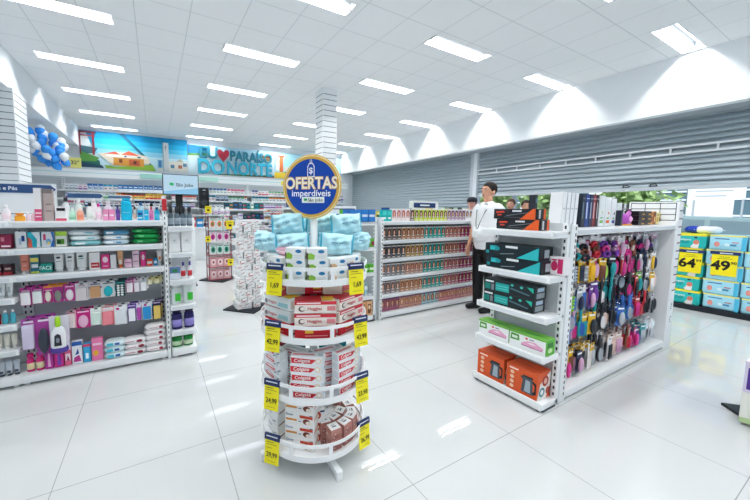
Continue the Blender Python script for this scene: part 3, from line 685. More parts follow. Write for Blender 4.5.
# ================================================================== HAIR DYE GONDOLA
t = unit('hair_dye_gondola', 'long white gondola full of portrait hair dye boxes', 2.03, .27, [.325,.565,.81,1.055,1.305], 1.31, (2.605,3.274,0), posts=(0,.998,1.995), panel='a9b0b6')
b = MB(); b.box(0,.29,-.02,2.03,.56,.0,W(),.003); part('shelf', b, t, (0,0,1.305))
b = MB(); b.box(0,.29,.0,2.03,.56,.09,W(),.003); part('base', b, t)
for x, q in ((-.035,'near'),(2.03,'far')):
    b = MB(); b.box(x,0,0,x+.035,.56,1.36,W(),.003); slots(b,x+.0175,0,.06,1.32,.010); part('end_panel', b, t)
row_names = ['the base row','the second row up','the third row up','the fourth row up','the row under the top shelf']
def zone(r, i):
    if r == 0: # base: lighter
        return ('a8626a','7a4436') if i < 4 else ('c99a7c','a86a48') if i < 9 else ('9fd0d2','8a5a44') if i < 13 else ('d9938a','b5744c') if i < 19 else ('dca78f','a85f40')
    if r == 1: return ('8a7f80','5a3a30') if i < 4 else ('c08a66','7a4a2c') if i < 9 else ('2fa9a6','6f4030') if i < 14 else ('c0707e','7a3a2c') if i < 18 else ('a3285c','45141a')
    if r == 2: return ('7f8288','6a4a3c') if i < 5 else ('b58a78','8a4a38') if i < 9 else ('2aa59c','4a2a22') if i < 14 else ('b86a7c','5a2a26') if i < 18 else ('99245a','3a1216')
    if r == 3: return ('4a4e54','1c1412') if i < 5 else ('b08a4c','3f2418') if i < 9 else ('1fa39c','2c1a16') if i < 14 else ('b06a60','4a2018') if i < 18 else ('96205a','2f0f12')
    return ('6a6460','2a1c18') if i < 4 else ('b5805c','3f2418') if i < 9 else ('23aaa4','3a221c') if i < 14 else ('b5706a','5c2a22') if i < 18 else ('a01f58','300d14')
cname = lambda h: {'a8626a':'dusty red','c99a7c':'sand','9fd0d2':'ice blue','d9938a':'salmon','dca78f':'peach','8a7f80':'taupe','c08a66':'caramel','2fa9a6':'teal','c0707e':'rose','a3285c':'magenta','7f8288':'grey','b58a78':'beige','2aa59c':'teal','b86a7c':'rose','99245a':'magenta','4a4e54':'charcoal','b08a4c':'golden','1fa39c':'teal','b06a60':'brick','96205a':'magenta','6a6460':'brown-grey','b5805c':'caramel','23aaa4':'teal','b5706a':'brick','a01f58':'crimson'}[h]
for r, z in enumerate([.09,.329,.569,.814,1.059]):
    for i in range(23):
        bc, hc = zone(r, i)
        tt = portrait(bc, hc, ('d9a48c','e3b59c','c98f74')[(i*7+r) % 3], None, ('e9dfe2','f2ede4','d8e6e6')[(i//3) % 3] if r else '8a4f9c')
        place(tt, (2.652+i*.0848, 3.345, z), 0, f"{cname(bc)} hair dye box, {od(i+1)} from the end panel, {row_names[r]}", 'hair dye boxes in the rows')
# goods on top of it
x = 2.66; n = 0
tops = [('22b3ae','e9f4f3',2,'teal top carton'),('f2e6e8','b5525e',4,'white portrait carton with red hair'),('8a7a74','3c2a22',1,'brown portrait carton'),('c9d64a','3c3a34',8,'lime-footed portrait carton'),('b39ab8','4a2a30',5,'lilac portrait carton'),('f4f2f4','3a3036',4,'white portrait carton')]
for bc, hc, k, desc in tops:
    for j in range(k):
        n += 1
        if desc[:4] == 'teal': tt = T_box(.078,.06,.15,bc,[('r',.1,.55,.9,.9,'45d0cc'),('r',.2,.2,.8,.35,'e9f4f3')],(),(),'hair_dye_box','hair dye box')
        else: tt = portrait(bc, hc, 'e0b49c', bc if desc[:4] == 'lime' else None, 'f2eee9')
        place(tt, (x, 3.36, 1.309), 0, f"{desc}, {od(n)} from the end panel on the gondola top", 'cartons on top of the hair dye gondola'); x += .0815
for i in range(14):
    h = .13 + .05*((i*5) % 3)/2; c = ['e8d44a','2c4f96','f1f2f4','c9c2a0','b9c6ce','5aa06a','f0e6d0'][i % 7]
    place(T_box(.09,.07,h,c,[('r',.1,.4,.9,.6,'33507c'),('r',.1,.75,.9,.82,'f4f4f4')]), (2.68+i*.14,3.52,1.309), 0, f"assorted carton, {od(i+1)} in the rear file on the hair dye gondola", 'rear cartons on the hair dye gondola')
t = thing('category_sign', 'white sign with navy pill band standing on the hair dye gondola', 'sign', (3.34,3.60,1.309))
part('panel', MB().box(0,0,0,.60,.012,.29,M('f0f3f6',.4)), t)
b = MB(); b.box(.08,-.006,.19,.53,.0,.262,M('233d78',.4),.003); b.dec([('r',.28,.35,.72,.65,'eef2fa')], (.08,-.006,.19), (.45,0,0), (0,0,.072)); part('band', b, t)
for i in range(5):
    place(T_box(.085,.08,.20,['d8e8dc','9fc2b0','4a5a55','cfe0d4','3e4648'][i],[('r',.1,.5,.9,.7,'eef2ee')]), (4.02+i*.1,3.62,1.309), 0, f"tall green-grey carton, {od(i+1)} after the navy pill sign", 'tall cartons past the pill sign')
t = thing('category_sign', 'white sign with dark band standing among the blue packs', 'sign', (2.14,3.86,1.309))
part('panel', MB().box(0,0,0,.42,.012,.2,M('eef1f4',.4)), t); part('band', MB().box(.03,-.006,.11,.40,0,.165,M('3d4552',.4),.003), t)
# its end unit, facing the round stand
unit('end_shelf_unit', 'white end shelf unit on the hair dye gondola, facing the round stand', .58, .38, [.34,.65,.98,1.305], 1.35, (2.12,3.86,0), -PI/2, panel='c6cdd2')
GE = 'goods on the end unit'
for i, (y, c, f) in enumerate([(3.31,'2f7fcf','dceafa'),(3.40,'2f6fc4','dceafa'),(3.49,'2b74c9','dceafa'),(3.58,'5ab13c','dff2cc'),(3.67,'e8f0f6','3f78c0'),(3.76,'dfe9f2','d65a86')]):
    for j, x in enumerate((2.19,2.30,2.41)):
        place(T_box(.085,.1,.15,c,[('r',.1,.45,.9,.62,f),('r',.2,.15,.8,.25,f)],[('r',.1,.4,.9,.6,f)]), (x,y,1.309), -PI/2, f"{'blue' if i<3 else 'green' if i==3 else 'pale'} pack atop the end unit, {od(i+1)} file, {od(j+1)} back", GE)
for i, x in enumerate((2.24,2.34,2.44)): place(T_box(.08,.08,.10,'5cba3a',[('r',.1,.3,.9,.6,'e6f4d8'),('r',.2,.7,.8,.85,'2f7a2a')],[('r',.1,.3,.9,.6,'e6f4d8')]), (x,3.33,.655), -PI/2, f"green carton, {od(i+1)} back on the end unit's middle shelf", GE)
for i, x in enumerate((2.36,2.45)): place(T_box(.08,.08,.10,'63bf3f',[('r',.1,.3,.9,.6,'e6f4d8')],[('r',.2,.2,.8,.7,'a3324a')]), (x,3.33,.985), -PI/2, f"green carton, {od(i+1)} back on the end unit's upper shelf", GE)
for i, x in enumerate((2.20,2.26,2.32,2.38)): place(T_bottle(.024,.16,'dfe6ea','6fae9c','9cc4cc',sy=.9), (x,3.33,.345), 0, f"slim silver bottle, {od(i+1)} back on the end unit's lower shelf", GE)
for i, x in enumerate((2.21,2.31,2.41)): place(T_box(.09,.085,.18,'dba878',[('r',.2,.2,.8,.8,'8a5a3c')],[('r',.2,.15,.8,.85,'6f4630'),('e',.5,.6,.2,.15,'e9cba8')]), (x,3.33,.088), -PI/2, f"tan carton, {od(i+1)} back on the end unit's base", GE)

# ================================================================== HAIRBRUSH GONDOLA
t = unit('hairbrush_gondola', 'white gondola hung with hairbrushes and accessories under one long shelf', 2.03, .27, [1.325], 1.33, (2.71,1.17,0), posts=(1.0,1.99), panel='bcc2c7', topd=.55)
b = MB(); b.box(0,.29,.0,2.03,.55,.09,W(),.003); part('base', b, t)
b = MB(); b.box(2.03,.0,0,2.07,.55,1.36,W(),.004); part('end_panel', b, t)
b = MB(); b.box(-.08,-.005,0,-.0,.55,1.36,W(),.004); slots(b,-.022,-.005,.06,1.33,.014,.045); part('end_panel', b, t)
t = thing('slatwall_panel', 'white slatted display panel closing the hairbrush gondola end', 'panel', (4.785,1.17,0))
b = MB(); b.box(0,0,0,.13,.40,1.57,M('f0f3f5',.4),.004); z = .62
while z < 1.52: b.box(.03,-.0015,z,.131,.0005,z+.012,M('7a4a5c' if z < 1.3 else '50565e',.5)); z += .085
for z in (1.37,1.43,1.49,1.55): b.box(-.0012,.02,z,.0005,.38,z+.008,M('50565e',.5))
for y in (.02,.14,.26,.38): b.box(-.0012,y,1.37,.0005,y+.006,1.558,M('50565e',.5))
for z in (.28,.42): b.dec([('r',0,0,1,.12,'4a4f55'),('r',0,.25,.7,.4,'4a4f55'),('r',.2,.5,1,.7,'4a4f55')], (.05,-.0002,z), (.03,0,0), (0,0,.09))
part('slats', b, t)
# pegged goods
def T_brush(col, pad='22252a', hc=None, L=.2, wd=.06):
    k = ('brush', col, pad, hc, L, wd)
    if k in _tpl: return _tpl[k]
    b = MB(); b.ell((0,0,L*.30), (wd/2,.012,L*.28), M(col,.3), 16, 10, .85)
    b.tube([(0,0,L*.55),(0,0,L*.7),(0,0,L*.97)], [.012,.009,.011], M(hc or col,.3), 8)
    p = MB().ell((0,-.010,L*.30), (wd*.38,.008,L*.22), M(pad,.5), 14, 8)
    for i in range(-2,3):
        for j in range(-4,5):
            if (i/2.6)**2+(j/5)**2 < 1: p.box(i*wd*.13-.001,-.026,L*.30+j*L*.045-.001,i*wd*.13+.001,-.012,L*.30+j*L*.045+.001,M(pad,.5))
    _tpl[k] = tpl('hairbrush', 'hairbrush', b, [('bristle_pad', p)], wd, L); return _tpl[k]
def T_comb(col, L=.19):
    k = ('comb', col, L)
    if k in _tpl: return _tpl[k]
    b = MB(); b.box(-.018,-.003,0,-.006,.003,L,M(col,.3),.002)
    for i in range(22): b.box(-.007,-.0015,L*.05+i*L*.03,.02,.0015,L*.05+i*L*.03+.0025,M(col,.3))
    _tpl[k] = tpl('comb', 'comb', b, (), .04, L); return _tpl[k]
def T_scrunch(cols):
    k = ('scr',)+tuple(cols)
    if k in _tpl: return _tpl[k]
    b = MB(); b.box(-.03,.0,.10,.03,.002,.15,M('f3f1f4',.5))
    parts = []
    for q, c in enumerate(cols):
        p = MB(); vs = []; fs = []; n, m_ = 20, 8; cz = .095-.035*q
        for i in range(n):
            a = 2*PI*i/n; rr = .010*(1+.25*math.sin(i*2.4))
            for j in range(m_):
                e = 2*PI*j/m_; R_ = .026+rr*math.cos(e)
                vs.append((R_*math.cos(a)*1.05, -.012-.01*q+rr*math.sin(e), cz+R_*math.sin(a)*.8))
        for i in range(n):
            for j in range(m_): fs.append((i*m_+j, i*m_+(j+1)%m_, ((i+1)%n)*m_+(j+1)%m_, ((i+1)%n)*m_+j))
        p.add(vs, fs, M(c,.8), True); parts.append(('scrunchy', p))
    _tpl[k] = tpl('scrunchy_set', 'scrunchy set', b, parts, .07, .15); return _tpl[k]
def T_mirror(col, glass='cfd9de'):
    k = ('mir', col)
    if k in _tpl: return _tpl[k]
    b = MB(); vs = 18
    b.prism([(.04*math.cos(2*PI*i/vs), .05*math.sin(2*PI*i/vs)) for i in range(vs)], (0,-.005,.14), (1,0,0), (0,0,1), .01, M(col,.3))
    b.tube([(0,0,.09),(0,0,.0)], [.008,.011], M(col,.3))
    g = MB().poly([(.033*math.cos(2*PI*i/vs), .042*math.sin(2*PI*i/vs)) for i in range(vs)], (0,-.0156,.14), (1,0,0), (0,0,1), M(glass,.08,.9), None, .0004)
    _tpl[k] = tpl('hand_mirror', 'hand mirror', b, [('mirror_glass', g)], .08, .19); return _tpl[k]
def T_nets(c, c2):
    return T_card(.075,.17,c,c2,[('r',.1,.84,.9,.9,'f6f3f0')],shape='rods',head=.3,name='hair_clip_card',cat='hair clip card')
def T_roll(c, c2): return T_card(.085,.15,c,c2,[('r',.1,.86,.9,.92,'fdfdfd')],shape='rolls',d=.035,name='curler_pack',cat='curler pack')
def T_pouch(c, c2): return T_card(.075,.16,c,c2,[('r',.1,.82,.9,.9,'ffffff')],shape='oval',d=.03,name='accessory_pack',cat='accessory pack')
pk = 'd63a8c'; bk = '2b2f37'; tl = '1f9aa0'; yl = 'f0c02c'; rd = 'c22f3c'; pr = '6f3a98'; wt = 'f0eef0'; gr = '8cc63a'; bl = '3a6fc0'; lc = 'd7a8c8'; nv = '27304c'; bn = '7a4a38'; sv = 'b9c0c8'; cr = 'e8cfc4'
rowsB = [
 (1.075, 1.33, [('s',pk,bk),('s',bk,pk),('s',tl,cr),('s',bk,bn),('s',lc,cr),('s',rd,bn),('p',wt,bk),('s',pr,pk),('s',bk,lc),('s',pr,lc),('s',rd,pk),('p',wt,lc),('s',pk,wt),('s',bn,cr),('p',cr,bn),('s',nv,pk),('p',lc,nv),('p',sv,lc),('s',bk,pr),('p',wt,sv),('p',lc,sv)]),
 (.88, 1.32, [('s',lc,wt),('r',yl,bl),('r',yl,sv),('n',yl,nv),('r',yl,sv),('n',yl,yl),('p',pk,lc),('n',yl,bn),('p',bk,gr),('p',bk,tl),('p',bk,pk),('n',bk,rd),('p',wt,pk),('m',pk,wt),('n',lc,pk),('b',bk,pk),('p',wt,sv),('b',nv,bk),('p',sv,wt),('n',wt,yl),('p',wt,nv)]),
 (.665, 1.31, [('r',gr,gr),('r',yl,gr),('p',sv,bl),('p',sv,nv),('n',wt,bl),('p',pr,lc),('p',pr,pr),('b',bk,wt),('b',bk,tl),('b',tl,bk),('b',bk,bk),('m',bk,wt),('b',pk,bk),('b',bk,pk),('b',bk,bk),('n',rd,bk),('p',gr,tl),('b',bk,sv),('p',sv,bk),('n',yl,wt),('p',bn,cr)]),
 (.425, 1.29, [('n',yl,pk),('m',bl,wt),('b',lc,pk),('b',tl,bl),('n',yl,tl),('p',yl,bk),('b',tl,bk),('b',bk,wt),('b',bk,cr),('c',bk,bk),('b',bk,bk),('p',bl,sv),('b',bl,tl),('b',bl,sv),('b',bl,bl),('n',rd,pk),('p',bk,rd),('b',rd,bk),('b',bk,bk),('n',sv,bk),('p',lc,bk)]),
 (.135, 1.285, [('p',pk,'e8708c'),('p',lc,pk),('n',yl,bn),('p',nv,lc),('n',yl,bk),('c',wt,wt),('n',yl,sv),('b',bk,sv),('c',bk,bk),('n',wt,bk),('n',cr,cr),('n',cr,lc),('n',cr,cr),('b',bn,rd),('p',wt,pk),('p',pk,pk),('p',pr,pr),('n',tl,sv),('m',sv,wt),('p',wt,sv),('m',wt,sv)])]
kindn = {'s':'scrunchy pair','r':'curler pack','n':'hair clip card','p':'accessory pack','m':'hand mirror','b':'hairbrush','c':'comb'}
coln = {pk:'pink',bk:'black',tl:'teal',yl:'yellow',rd:'red',pr:'purple',wt:'white',gr:'green',bl:'blue',lc:'lilac',nv:'navy',bn:'brown',sv:'silver',cr:'cream','e8708c':'rose'}
pegrow = ['top peg row','second peg row','third peg row','fourth peg row','bottom peg row']
for r, (z, y, its) in enumerate(rowsB):
    for i, (k, a, c) in enumerate(its):
        tt = {'s':lambda: T_scrunch((a,c,a)),'r':lambda: T_roll(a,c),'n':lambda: T_nets(a,c),'p':lambda: T_pouch(a,c),'m':lambda: T_mirror(a),'b':lambda: T_brush(a,c,None,.215),'c':lambda: T_comb(a)}[k]()
        dy = -.02 if i % 2 else 0; x = 2.765+i*.0925; sc_ = (1.22,1.1,1.2) if k != 's' else (1.25,1.2,1.15)
        for dpt in range(3):
            place(tt, (x+random.uniform(-.008,.008), y+dy-.035+dpt*.042, z-.012+random.uniform(-.02,.015)), random.uniform(-.3,.3), scale=sc_, label=f"{coln[a]} {kindn[k]}, {od(i+1)} from the end unit, {('front','middle','rear')[dpt]} on the {pegrow[r]}", group='hair goods on the pegs', ry=random.uniform(-.06,.06))
# peg bars carrying them
for r, (z, y, its) in enumerate(rowsB):
    b = MB(); zz = z+(.15 if r == 0 else .17)
    b.box(0,0,0,1.95,.012,.014,M('cfd4d8',.3,.6))
    for i in range(len(its)): b.tube([(.035+i*.0925,0,.006),(.035+i*.0925,1.24-1.42,.004)], .0022, M('cfd4d8',.25,.8), 6)
    tag(link('peg_bar', b.mesh(), None, (2.73,1.425,zz+.01)), f"chromed bar of pegs holding the {pegrow[r]} of hair goods", 'peg bar')
# goods on its top shelf
GT = 'goods on top of the hairbrush gondola'
def tp(x, y, w, d, h, c, fr, desc, ry=0): place(T_box(w, d, h, c, fr), (x,y,1.33), 0, desc, GT, ry=ry)
tp(2.765,1.52,.03,.05,.26,'30363e',[('r',.1,.2,.6,.3,'8a98a2'),('r',.1,.75,.9,.9,'50708a')],'dark tall carton on the shelf start beside the white flat cartons')
for i in range(4): tp(2.81+i*.062,1.36+.0*i,.056,.09,.275,'f1f3f5',[('r',0,0,.08,1,'2e3238' if i else 'd8dcdf'),('r',.25,.52,.8,.56,'c6cccf')],f"tall white carton with black edge, {od(i+1)} from the dark carton",.05)
for i, (x, w, c, f) in enumerate([(3.105,.055,'26303c','6a7c8c'),(3.17,.06,'1f3f8a','c8d4ea'),(3.235,.05,'222f52','a8b4cc'),(3.29,.05,'8c2f38','e2c0c0'),(3.345,.04,'2a2228','c9c2c6')]):
    tp(x,1.35,w,.09,.27,c,[('r',.15,.25,.5,.75,f),('r',.1,.85,.9,.88,f)],f"{['black','royal blue','navy','dark red','slim black'][i]} tall carton between the white cartons on the shelf")
for i, (x, w) in enumerate([(3.43,.10),(3.55,.10),(3.66,.09)]):
    tp(x,1.35,w,.09,.265-.01*i,['e9eef0','eef1f3','f2f4f6'][i],[('r',.3,.25,.7,.3,'6fae6c'),('r',.2,.1,.8,.2,('7fb86a','e2642f','3a4a8c')[i]),('e',.6,.45,.12,.05,('c9d8b0','e8894c','25345c')[i])],f"wide white carton, {od(i+1)} past the dark red carton")
tp(3.725,1.29,.03,.05,.14,'2b3240',[],'slim dark carton in front of the wide white cartons')
tp(3.80,1.35,.07,.08,.21,'f0f4f7',[('r',0,0,1,.28,'3aa8c8'),('r',.4,.4,.6,.9,'d9e2e8')],'white carton with blue foot next to the bowl')
t = thing('hair_styling_tool', 'pink and purple hair styling tool on the hairbrush gondola top', 'styling tool', (3.97,1.33,1.33))
part('barrel', MB().ell((0,0,.055),(.07,.05,.055),M('b04fb4',.3),16,10,.8), t); part('ring', MB().ell((0,-.03,.06),(.04,.03,.03),M('e9a8da',.3)), t)
part('handle', MB().tube([(.05,0,.08),(.09,0,.12),(.1,0,.15)],.02,M('d884d0',.3)), t); part('foot', MB().box(-.05,-.04,0,.06,.04,.014,M('e8a03c',.4)), t)
tp(3.97,1.50,.10,.06,.22,'e6cfc6',[('r',.1,.6,.9,.9,'c9483f'),('e',.5,.35,.3,.2,'a86a50')],'cream carton with red panel behind the pink styling tool')
place(T_bottle(.07,.07,'1f6fb4','1f6fb4',None,sy=1,neck=.9,capr=.9,name='bowl',cat='bowl'),(3.88,1.52,1.54),0,'blue rounded bowl upturned above the white cartons',GT)
place(T_box(.16,.09,.21,'d9dee2',[('r',.1,.1,.9,.9,'c3cad0')]),(3.88,1.54,1.33),0,'grey-white carton carrying the blue bowl',GT)
for j in range(3):
    for i in range(2): place(T_box(.15,.11,.045,'1c1a1c',[('r',.5,.15,.95,.45,'c9963c'),('r',.1,.3,.4,.7,'3a3238')]),(4.20+i*.155,1.33,1.33+j*.046),0,f"flat black and gold carton, {('lowest','middle','topmost')[j]} of the {('first','second')[i]} pile",'flat black cartons')
for i, (c, f) in enumerate([('e6c9ac','b5763c'),('d98a3c','8a4a1c'),('8a4a24','e8b06c'),('e9dc9c','c9a23c'),('ecd98a','8a6a2c')]):
    tp(4.48+i*.075,1.34,.068,.07,.135-.012*(i > 2),c,[('r',.2,.2,.8,.6,f),('r',.3,.75,.7,.85,'3a2a20')],f"{['beige','orange','brown','straw','yellow'][i]} perfume carton past the flat black cartons")
for i in range(6): place(T_box(.055,.08,.215,'eef1f4' if i % 2 == 0 else '3a4048',[('r',.1,.7,.9,.76,'8a929a')]),(4.12+i*.058,1.50,1.33),0,f"{('white','black')[i%2]} upright carton, {od(i+1)} of the striped line behind the flat black cartons",'striped line of upright cartons')
t = thing('showcard', 'white showcard with faint wavy print behind the perfume cartons', 'showcard', (4.30,1.60,1.33))
b = MB(); b.box(0,0,0,.40,.012,.20,M('f2f4f5',.4))
for i in range(9): b.poly([(0,0),(.035,.01),(.035,.018),(0,.008)], (.02+i*.04,-.0002,.12+.02*math.sin(i)), (1,0,0), (0,0,1), M('a8d0dc',.4), None, .001)
part('card', b, t)

# ---- end unit facing the viewer with appliances
u = unit('end_shelf_unit', 'white end shelf unit stacked with boxed hair dryers, irons and kettles', .555, .225, [.413,.70,.995,1.31], 1.37, (2.385,1.72,0), -PI/2, panel='d3d9dc', base=False)
b = MB(); b.box(0,0,.018,.555,.223,.058,W(),.003); b.box(0,-.004,.02,.555,.01,.075,W(),.003)
b.box(.0,.03,.002,.555,.2,.018,M('50565c',.6)); part('base', b, u)
for x in (.03,.52): part('foot', MB().lathe([(.014,0),(.014,.02)],M('3a3e44',.5),10,(x,.03)), u)
XE = 2.385
def eb(mk, y, z, desc, group='boxed appliances on the end unit', dx=.10, rz=0): place(mk, (XE+dx, y, z), -PI/2+rz, desc, group)
dr = T_box(.335,.11,.078,'22262b',[('p',[(.62,0),(.90,1),(.96,1),(.96,0)],'e8622c'),('p',[(.3,.30),(.8,.62),(.8,.66),(.3,.36)],'7f878f'),('p',[(.25,.18),(.7,.12),(.7,.17),(.25,.24)],'565e66'),('r',.45,.72,.66,.88,'dfe3e6'),('p',[(.06,.60),(.27,.64),(.25,.80),(.06,.76)],'e04a3a'),('r',.09,.34,.2,.48,'d04a3a')],[('r',.0,.0,1,1,'2a2e33'),('r',.15,.1,.35,.9,'c8ccd0'),('r',.7,.0,.95,1,'e8622c')],[('r',.1,.3,.8,.35,'4a5058')],'hair_dryer_box','appliance box')
eb(dr,1.44,1.314,'black and orange hair tool box, lower of two on the top shelf'); eb(dr,1.465,1.393,'black and orange hair tool box, upper of two on the top shelf',dx=.095)
db = T_box(.43,.16,.098,'1c2a31',[('p',[(.60,0),(.97,.95),(.97,0)],'2fb9bd'),('r',.10,.45,.24,.80,'2fb9bd'),('e',.24,.6,.05,.17,'1f8f96'),('r',.02,.15,.08,.4,'1f8f96'),('r',.40,.72,.62,.9,'e4eaec'),('p',[(.3,.15),(.56,.3),(.56,.36),(.3,.22)],'7a8a92')],[('r',.15,.1,.85,.9,'11181c'),('r',.3,.2,.7,.8,'a9b6bc')],[('r',.1,.3,.8,.4,'2a4a52')],'hair_dryer_box','appliance box')
eb(db,1.45,.999,'black box with turquoise corner, lower of two on the second shelf'); eb(db,1.46,1.098,'black box with turquoise corner, upper of two on the second shelf',dx=.095)
dc = T_box(.40,.15,.098,'232b30',[('r',.24,.12,.52,.78,'28a5a0'),('r',.26,.3,.5,.36,'5fd0c8'),('r',.26,.5,.5,.56,'5fd0c8'),('r',.01,.12,.13,.62,'1f8078'),('r',.02,.72,.2,.86,'e6eaec'),('r',.15,.1,.21,.6,'7a8388'),('e',.58,.82,.03,.1,'3fc0b0'),('e',.76,.78,.03,.1,'3fc0b0'),('p',[(.54,.5),(.9,.25),(.92,.35),(.56,.62)],'4a6a76'),('p',[(.86,.9),(.98,.9),(.98,.5)],'2fb9a4')],[('r',.15,.1,.85,.5,'9aa4aa'),('r',.2,.6,.8,.9,'b8cfe0')],[],'hair_dryer_box','appliance box')
eb(dc,1.475,.704,'black and green appliance box, lower of two on the third shelf'); eb(dc,1.47,.803,'black and green appliance box, upper of two on the third shelf')
place(T_box(.10,.08,.13,'f3eef1',[('e',.4,.5,.22,.28,'c62f62'),('r',.62,.1,.95,.9,'d0306c'),('r',.2,.8,.55,.88,'c62f62')]),(2.56,1.20,.999),-PI/2,'small white and magenta carton beside the turquoise-cornered boxes','boxed appliances on the end unit')
ir = T_box(.262,.12,.118,'f0f3f2',[('r',0,.90,1,1,'6cba3c'),('p',[(.03,.42),(.30,.46),(.28,.84),(.05,.86)],'4f9a3c'),('r',.08,.55,.24,.72,'dfe8dc'),('p',[(.34,.30),(.62,.22),(.92,.28),(.96,.42),(.72,.66),(.52,.60),(.38,.44)],'e6a8c8'),('p',[(.50,.50),(.66,.58),(.78,.48),(.62,.44)],'f7e3ee'),('p',[(.36,.30),(.94,.30),(.94,.25),(.36,.25)],'b56a96'),('e',.5,.75,.04,.06,'d6404a'),('r',.58,.72,.7,.78,'6a7078')],[('r',0,0,1,1,'5cb53a'),('r',.2,.5,.8,.8,'2f7a34'),('e',.5,.3,.25,.15,'c9e6b0')],[('r',0,0,1,1,'78c048'),('p',[(.1,.5),(.6,.3),(.9,.6)],'3a8a3c')],'steam_iron_box','appliance box')
eb(ir,1.575,.417,'green and white box showing a pink iron, nearer the hair dye gondola',dx=.085); eb(ir,1.305,.417,'green and white box showing a pink iron, at the open shelf end',dx=.085)
kt = T_box(.232,.17,.205,'d9592a',[('r',0,.965,1,1,'c04a20'),('p',[(.50,.14),(.88,.14),(.84,.72),(.56,.74)],'4a545c'),('p',[(.60,.18),(.80,.18),(.78,.62),(.64,.64)],'9fb0ba'),('p',[(.84,.68),(.97,.62),(.97,.22),(.86,.18),(.87,.28),(.92,.32),(.92,.54),(.85,.60)],'23272b'),('r',.54,.72,.86,.79,'23272b'),('p',[(.46,.70),(.56,.74),(.56,.60)],'343a40'),('e',.2,.72,.07,.07,'f0c8a8'),('e',.2,.54,.07,.07,'f0c8a8'),('e',.2,.36,.07,.07,'f0c8a8'),('e',.2,.18,.07,.07,'f0c8a8'),('r',.1,.85,.4,.91,'fbe3d4')],
   [('p',[(0,0),(.7,0),(1,.5),(1,1),(.2,.6)],'e9e4de'),('e',.6,.66,.24,.20,'9c2f28'),('e',.6,.66,.13,.11,'e4b49c'),('e',.35,.28,.22,.18,'3f8a96'),('e',.35,.28,.12,.1,'e6ece8'),('e',.8,.28,.15,.14,'b5443a')],[('r',.1,.45,.9,.5,'c04a20')],'kettle_box','appliance box')
eb(kt,1.585,.062,'orange kettle box on the base, nearer the hair dye gondola',dx=.115); eb(kt,1.325,.062,'orange kettle box on the base, at the open shelf end',dx=.11)

# ================================================================== ROUND OFFER STAND
CX_, CY_ = .824, 1.689
tv_ = Vector((-.4385,-.8987)); rv_ = Vector((.8987,-.4385))
def pol(phi, rad):
    a = math.radians(phi); o = tv_*math.cos(a) + rv_*math.sin(a)
    return Vector((CX_,CY_)) + o*rad, math.atan2(o.x, -o.y)
RS = .308
tiers = [(.127,'bottom tier'),(.447,'fourth tier'),(.772,'middle tier'),(1.075,'second tier')]
st = thing('round_offer_stand', 'round white tiered offer stand with rimmed trays in the aisle', 'display stand', (CX_,CY_,0))
part('pole', MB().lathe([(.021,.03),(.021,1.62)], M('eceff1',.3), 20), st)
for z, nm_ in tiers:
    b = MB(); b.lathe([(RS-.006,z-.004),(RS,z),(RS,z+.006),(RS-.006,z+.008)], W(), 64)
    tr_ = part('tray', b, st)
    b = MB(); b.ring(RS, RS+.006, z-.012, z+.022, M('f2f4f5',.3), 72); b.ring(RS, RS+.006, z+.068, z+.086, M('f2f4f5',.3), 72)
    for k in range(9):
        a = 2*PI*k/9 + .35; b.ring(RS, RS+.006, z+.02, z+.07, M('f2f4f5',.3), 3, a, a+.07)
    part('rim', b, tr_)
    part('hub', MB().lathe([(.034,z+.008),(.034,z+.05),(.022,z+.06)], M('e4e8ea',.3), 16), st)
b = MB().lathe([(.19,1.176),(.195,1.179),(.195,1.187),(.19,1.190)], W(), 40); part('tray', b, st)
b = MB().lathe([(.05,.03),(.05,.06),(.024,.10)], W(), 16); part('hub', b, st)
for dx, dy in ((0,-1),(-1,0),(0,1),(1,0)):
    b = MB(); L1 = .335; hw = .018
    if dx: b.box(min(.02*dx,L1*dx),-hw,.02,max(.02*dx,L1*dx),hw,.052,W(),.004); b.box(min((L1-.03)*dx,L1*dx),-hw,0,max((L1-.03)*dx,L1*dx),hw,.021,W(),.003)
    else: b.box(-hw,min(.02*dy,L1*dy),.02,hw,max(.02*dy,L1*dy),.052,W(),.004); b.box(-hw,min((L1-.03)*dy,L1*dy),0,hw,max((L1-.03)*dy,L1*dy),.021,W(),.003)
    part('leg', b, st)
# sign on top
sg = thing('offer_sign', 'round gold-rimmed blue sign reading OFERTAS imperdíveis above the stand', 'sign', (CX_-.008,CY_,1.582), math.atan2(tv_.x, -tv_.y)+math.radians(-20))
RD = .178; b = MB()
def disc(b, r, y0, y1, m, n=64): b.prism([(r*math.cos(2*PI*i/n), r*1.03*math.sin(2*PI*i/n)) for i in range(n)], (0,y1,0), (1,0,0), (0,0,1), y1-y0, m)
disc(b, RD, -.030, -.018, M('e3bd62',.3)); part('gold_rim', b, sg)
b = MB(); disc(b, RD*.965, -.0315, -.030, M('f6ecc8',.35)); disc(b, RD*.945, -.0325, -.0315, M('d9ad4a',.3)); disc(b, RD*.86, -.034, -.0325, M('1546a8',.35)); part('blue_face', b, sg)
o3 = (0,-.0345,0); U = (1,0,0); V = (0,0,1)
b = MB()
tgp = [(-.022,.055),(.022,.055),(.022,.115),(.011,.135),(-.011,.135),(-.022,.115)]
b.poly(tgp, o3, U, V, 'f4f6fa', None, .0); b.poly([(x*.78, .095+(y-.095)*.86) for x,y in tgp], o3, U, V, '1546a8', None, .0006)
b.text('$', .048, (0,-.0345,.090), U, V, M('f4f6fa',.4), .02, .0012)
b.tube([(0,-.036,.128),(.006,-.036,.145),(0,-.036,.155),(-.006,-.036,.145),(0,-.036,.128)], .0018, M('f4f6fa',.4), 5)
part('tag_emblem', b, sg)
b = MB(); b.text('OFERTAS', .092, (0,-.0345,.018), U, V, M('d9ab45',.4), .055, .0008, .84); b.text('OFERTAS', .092, (0,-.0345,.018), U, V, M('f7f1dc',.4), .018, .0016, .84)
